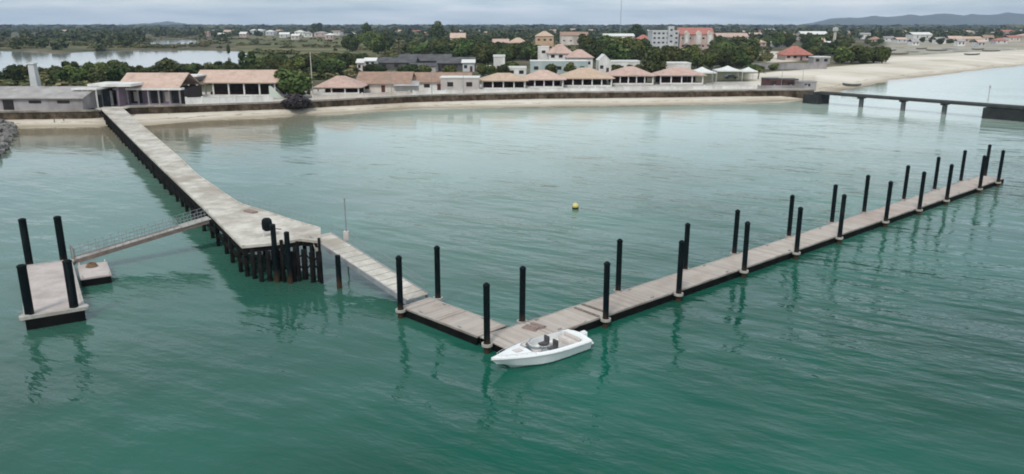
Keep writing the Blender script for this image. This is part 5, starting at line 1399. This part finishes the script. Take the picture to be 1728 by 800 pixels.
# the far wood: one mass
def far_wood():
    r = np.random.default_rng(5); cos = []; tis = []
    protoA = [crown_arrays(300+i, 6, 130, .22) for i in range(6)]
    protoB = [crown_arrays(400+i, 3, 34, .42) for i in range(6)]
    nbig = 0
    def put(X, Y, rad, h, z=2.2):
        pr = protoA if Y < 1300 else protoB
        co, ti = pr[r.integers(0, 6)]; a = r.uniform(0, 6.28); c, s = math.cos(a), math.sin(a)
        q = co.copy(); x = q[:,0]*c-q[:,1]*s; y = q[:,0]*s+q[:,1]*c
        cos.append(np.stack([X+x*rad, Y+y*rad, z+(q[:,2]*1.15-.12)*h], -1)); tis.append(np.clip(ti+r.normal()*.12, 0, 1))
    # scattered density by distance band; leave open fields on the left
    n = 0
    while n < 5200:
        Y = 560*math.exp(r.uniform(0, 2.5)); T = r.uniform(-.85, .95); X = T*Y
        px, py = proj(np.array([X]), np.array([Y]), np.array([2.5])); px, py = px[0], py[0]
        if inpoly(np.array([px]), np.array([py]), LAGOON)[0] or inpoly(np.array([px]), np.array([py]), POND)[0]: continue
        if inpoly(np.array([px]), np.array([py]), [(380,61),(600,62),(640,70),(640,100),(380,100)])[0]: continue
        if px < 420 and py > 72: 
            if r.random() > .12: continue
        if 240 < px < 360 and py > 63: continue
        if px > 1440 and py > 66: continue
        if 560 < px < 1440 and py > 76: continue
        clump = math.sin(X*.011+1.3)*math.sin(Y*.006+.4)+.5*math.sin(X*.03+Y*.017)
        if clump < -.35 and Y < 2500 and r.random() < .75: continue
        big = 1+.45*sm(700, 2500, Y)
        put(X, Y, r.uniform(4.0, 7.5)*big*(1+.8*(Y > 2500)), r.uniform(5, 9)*(1 if Y < 900 else 1.2)+(r.random() < .05)*4); n += 1
    for k in range(1500):     # continuous belts near the horizon
        Y = r.uniform(2600, 7000); X = r.uniform(-.85, .95)*Y
        put(X, Y, r.uniform(18, 40), r.uniform(12, 17.5))
    me = quads_object_mesh('far_woodland', np.concatenate(cos), np.concatenate(tis), 'foliage_far')
    o = bpy.data.objects.new('far_woodland', me); COL.objects.link(o)
    tag(o, 'continuous dark green woodland covering the plain to the horizon', 'woodland', None, 'stuff')
far_wood()
def scrub():
    r = np.random.default_rng(9); cos = []; tis = []; n = 0
    pr = [crown_arrays(500+i, 3, 40, .30) for i in range(5)]
    R1 = [(-260,100),(-260,62),(640,62),(720,80),(660,100),(460,108),(420,96),(420,82),(0,82),(-260,84)]; R2 = [(640,100),(660,66),(1300,64),(1300,104)]
    R3 = [(-260,170),(-260,128),(440,118),(600,112),(600,132),(480,140),(200,150)]; R4 = [(1260,124),(1262,110),(1400,108),(1400,116)]
    while n < 5200:
        k = n % 4; px, py = (r.uniform(-260, 720), r.uniform(62, 108)) if k < 2 else ((r.uniform(-260, 600), r.uniform(112, 152)) if k == 2 else (r.uniform(640, 1300), r.uniform(64, 104)))
        a = np.array([px]); b = np.array([py])
        if not (inpoly(a, b, R1 if k < 2 else (R3 if k == 2 else R2))[0]) or inpoly(a, b, LAGOON)[0] or inpoly(a, b, POND)[0]: n += r.random() < .02; continue
        q = at(px, py, GZ); 
        if math.sin(q.x*.05)*math.sin(q.y*.045+1)+.4*math.sin(q.x*.13+q.y*.09) < -.1+.4*r.random()+.5*(px > 380) and k < 2: n += r.random() < .05; continue
        co, ti = pr[r.integers(0, 5)]; c, s = math.cos(n), math.sin(n); rad = r.uniform(1.2, 3.4); h = r.uniform(1.2, 2.8)
        cos.append(np.stack([q.x+(co[:,0]*c-co[:,1]*s)*rad, q.y+(co[:,0]*s+co[:,1]*c)*rad, GZ-.35+co[:,2]*h], -1)); tis.append(np.clip(ti*.9+r.normal()*.25, 0, 1)); n += 1
    me = quads_object_mesh('scrub_undergrowth', np.concatenate(cos), np.concatenate(tis), 'foliage_scrub')
    o = bpy.data.objects.new('scrub_undergrowth', me); COL.objects.link(o)
    tag(o, 'olive and brown scrub covering the plain and the ground under the trees', 'undergrowth', None, 'stuff')
scrub()

# ------------------------------------------------------------------ air
def haze():
    mb = MB(); mb.box(-9500, 9500, -400, 11000, -6, 190)
    m = bpy.data.materials.new('haze'); m.use_nodes = True; nt = m.node_tree; nt.nodes.clear()
    o_ = nt.nodes.new('ShaderNodeOutputMaterial'); v = nt.nodes.new('ShaderNodeVolumePrincipled')
    v.inputs['Color'].default_value = (0.58, 0.72, 0.92, 1); v.inputs['Density'].default_value = 0.000095; v.inputs['Anisotropy'].default_value = 0.0
    nt.links.new(v.outputs[0], o_.inputs['Volume']); MATS['haze'] = m
    o = mb.build('haze', 'haze'); tag(o, 'thin pale haze over the plain', None, None, 'stuff')
haze()

# ------------------------------------------------------------------ sky and sun
SUN_EL, SUN_ROT = 52.0, 200.0
w = bpy.data.worlds.new('World'); scene.world = w; w.use_nodes = True; nt = w.node_tree
bg = nt.nodes['Background']; sky = N(nt, 'ShaderNodeTexSky', sky_type='NISHITA'); sky.sun_disc = False
sky.sun_elevation = R(SUN_EL); sky.sun_rotation = R(SUN_ROT)
tc = N(nt, 'ShaderNodeTexCoord'); sp = N(nt, 'ShaderNodeSeparateXYZ'); L(nt, tc.outputs['Generated'], sp.inputs[0])
mx = N(nt, 'ShaderNodeMath', operation='MAXIMUM'); mx.inputs[1].default_value = 0.0; L(nt, sp.outputs['Z'], mx.inputs[0])
ad = N(nt, 'ShaderNodeMath', operation='ADD'); ad.inputs[1].default_value = 0.10; L(nt, mx.outputs[0], ad.inputs[0])
def div(a, b):
    q = N(nt, 'ShaderNodeMath', operation='DIVIDE'); L(nt, a, q.inputs[0]); L(nt, b, q.inputs[1]); return q.outputs[0]
cb = N(nt, 'ShaderNodeCombineXYZ'); L(nt, div(sp.outputs['X'], ad.outputs[0]), cb.inputs[0]); L(nt, div(sp.outputs['Y'], ad.outputs[0]), cb.inputs[1])
n1 = noise(nt, cb.outputs[0], 0.55, 6, 0.55)
cl = ramp(nt, n1, [(0.36, (4.3, 5.4, 6.3)), (0.5, (6.3, 7.2, 7.9)), (0.62, (8.4, 8.7, 9.2))])
n2 = noise(nt, cb.outputs[0], 0.23, 3, 0.5)
cover = ramp(nt, n2, [(0.3, 0.70), (0.6, 0.92)])
gr = N(nt, 'ShaderNodeMapRange'); gr.inputs[1].default_value = 0.02; gr.inputs[2].default_value = 0.55; gr.inputs[3].default_value = 1.0; gr.inputs[4].default_value = 0.82
L(nt, sp.outputs['Z'], gr.inputs[0])
vm = N(nt, 'ShaderNodeVectorMath', operation='SCALE'); L(nt, cl, vm.inputs[0]); L(nt, gr.outputs[0], vm.inputs['Scale'])
skyc = mixc(nt, cover, sky.outputs['Color'], vm.outputs[0])
L(nt, skyc, bg.inputs['Color']); bg.inputs['Strength'].default_value = 0.10
sd = bpy.data.lights.new('sun', 'SUN'); so = bpy.data.objects.new('sun', sd); COL.objects.link(so)
sd.energy = 1.5; sd.angle = R(12); sd.color = (1, 0.96, 0.90)
# Nishita: rotation measured clockwise from +Y
dx, dy = math.sin(R(SUN_ROT)), math.cos(R(SUN_ROT))
dirv = Vector((dx*math.cos(R(SUN_EL)), dy*math.cos(R(SUN_EL)), math.sin(R(SUN_EL))))
so.rotation_euler = dirv.to_track_quat('Z', 'Y').to_euler()

scene.view_settings.view_transform = 'Standard'; scene.view_settings.look = 'None'
scene.view_settings.exposure = 0.4; scene.view_settings.gamma = 1.0
scene.render.engine = 'CYCLES'
scene.cycles.use_denoising = True
scene.cycles.max_bounces = 6; scene.cycles.diffuse_bounces = 2; scene.cycles.glossy_bounces = 3; scene.cycles.transmission_bounces = 2
scene.cycles.volume_bounces = 0
scene.cycles.filter_width = 1.9
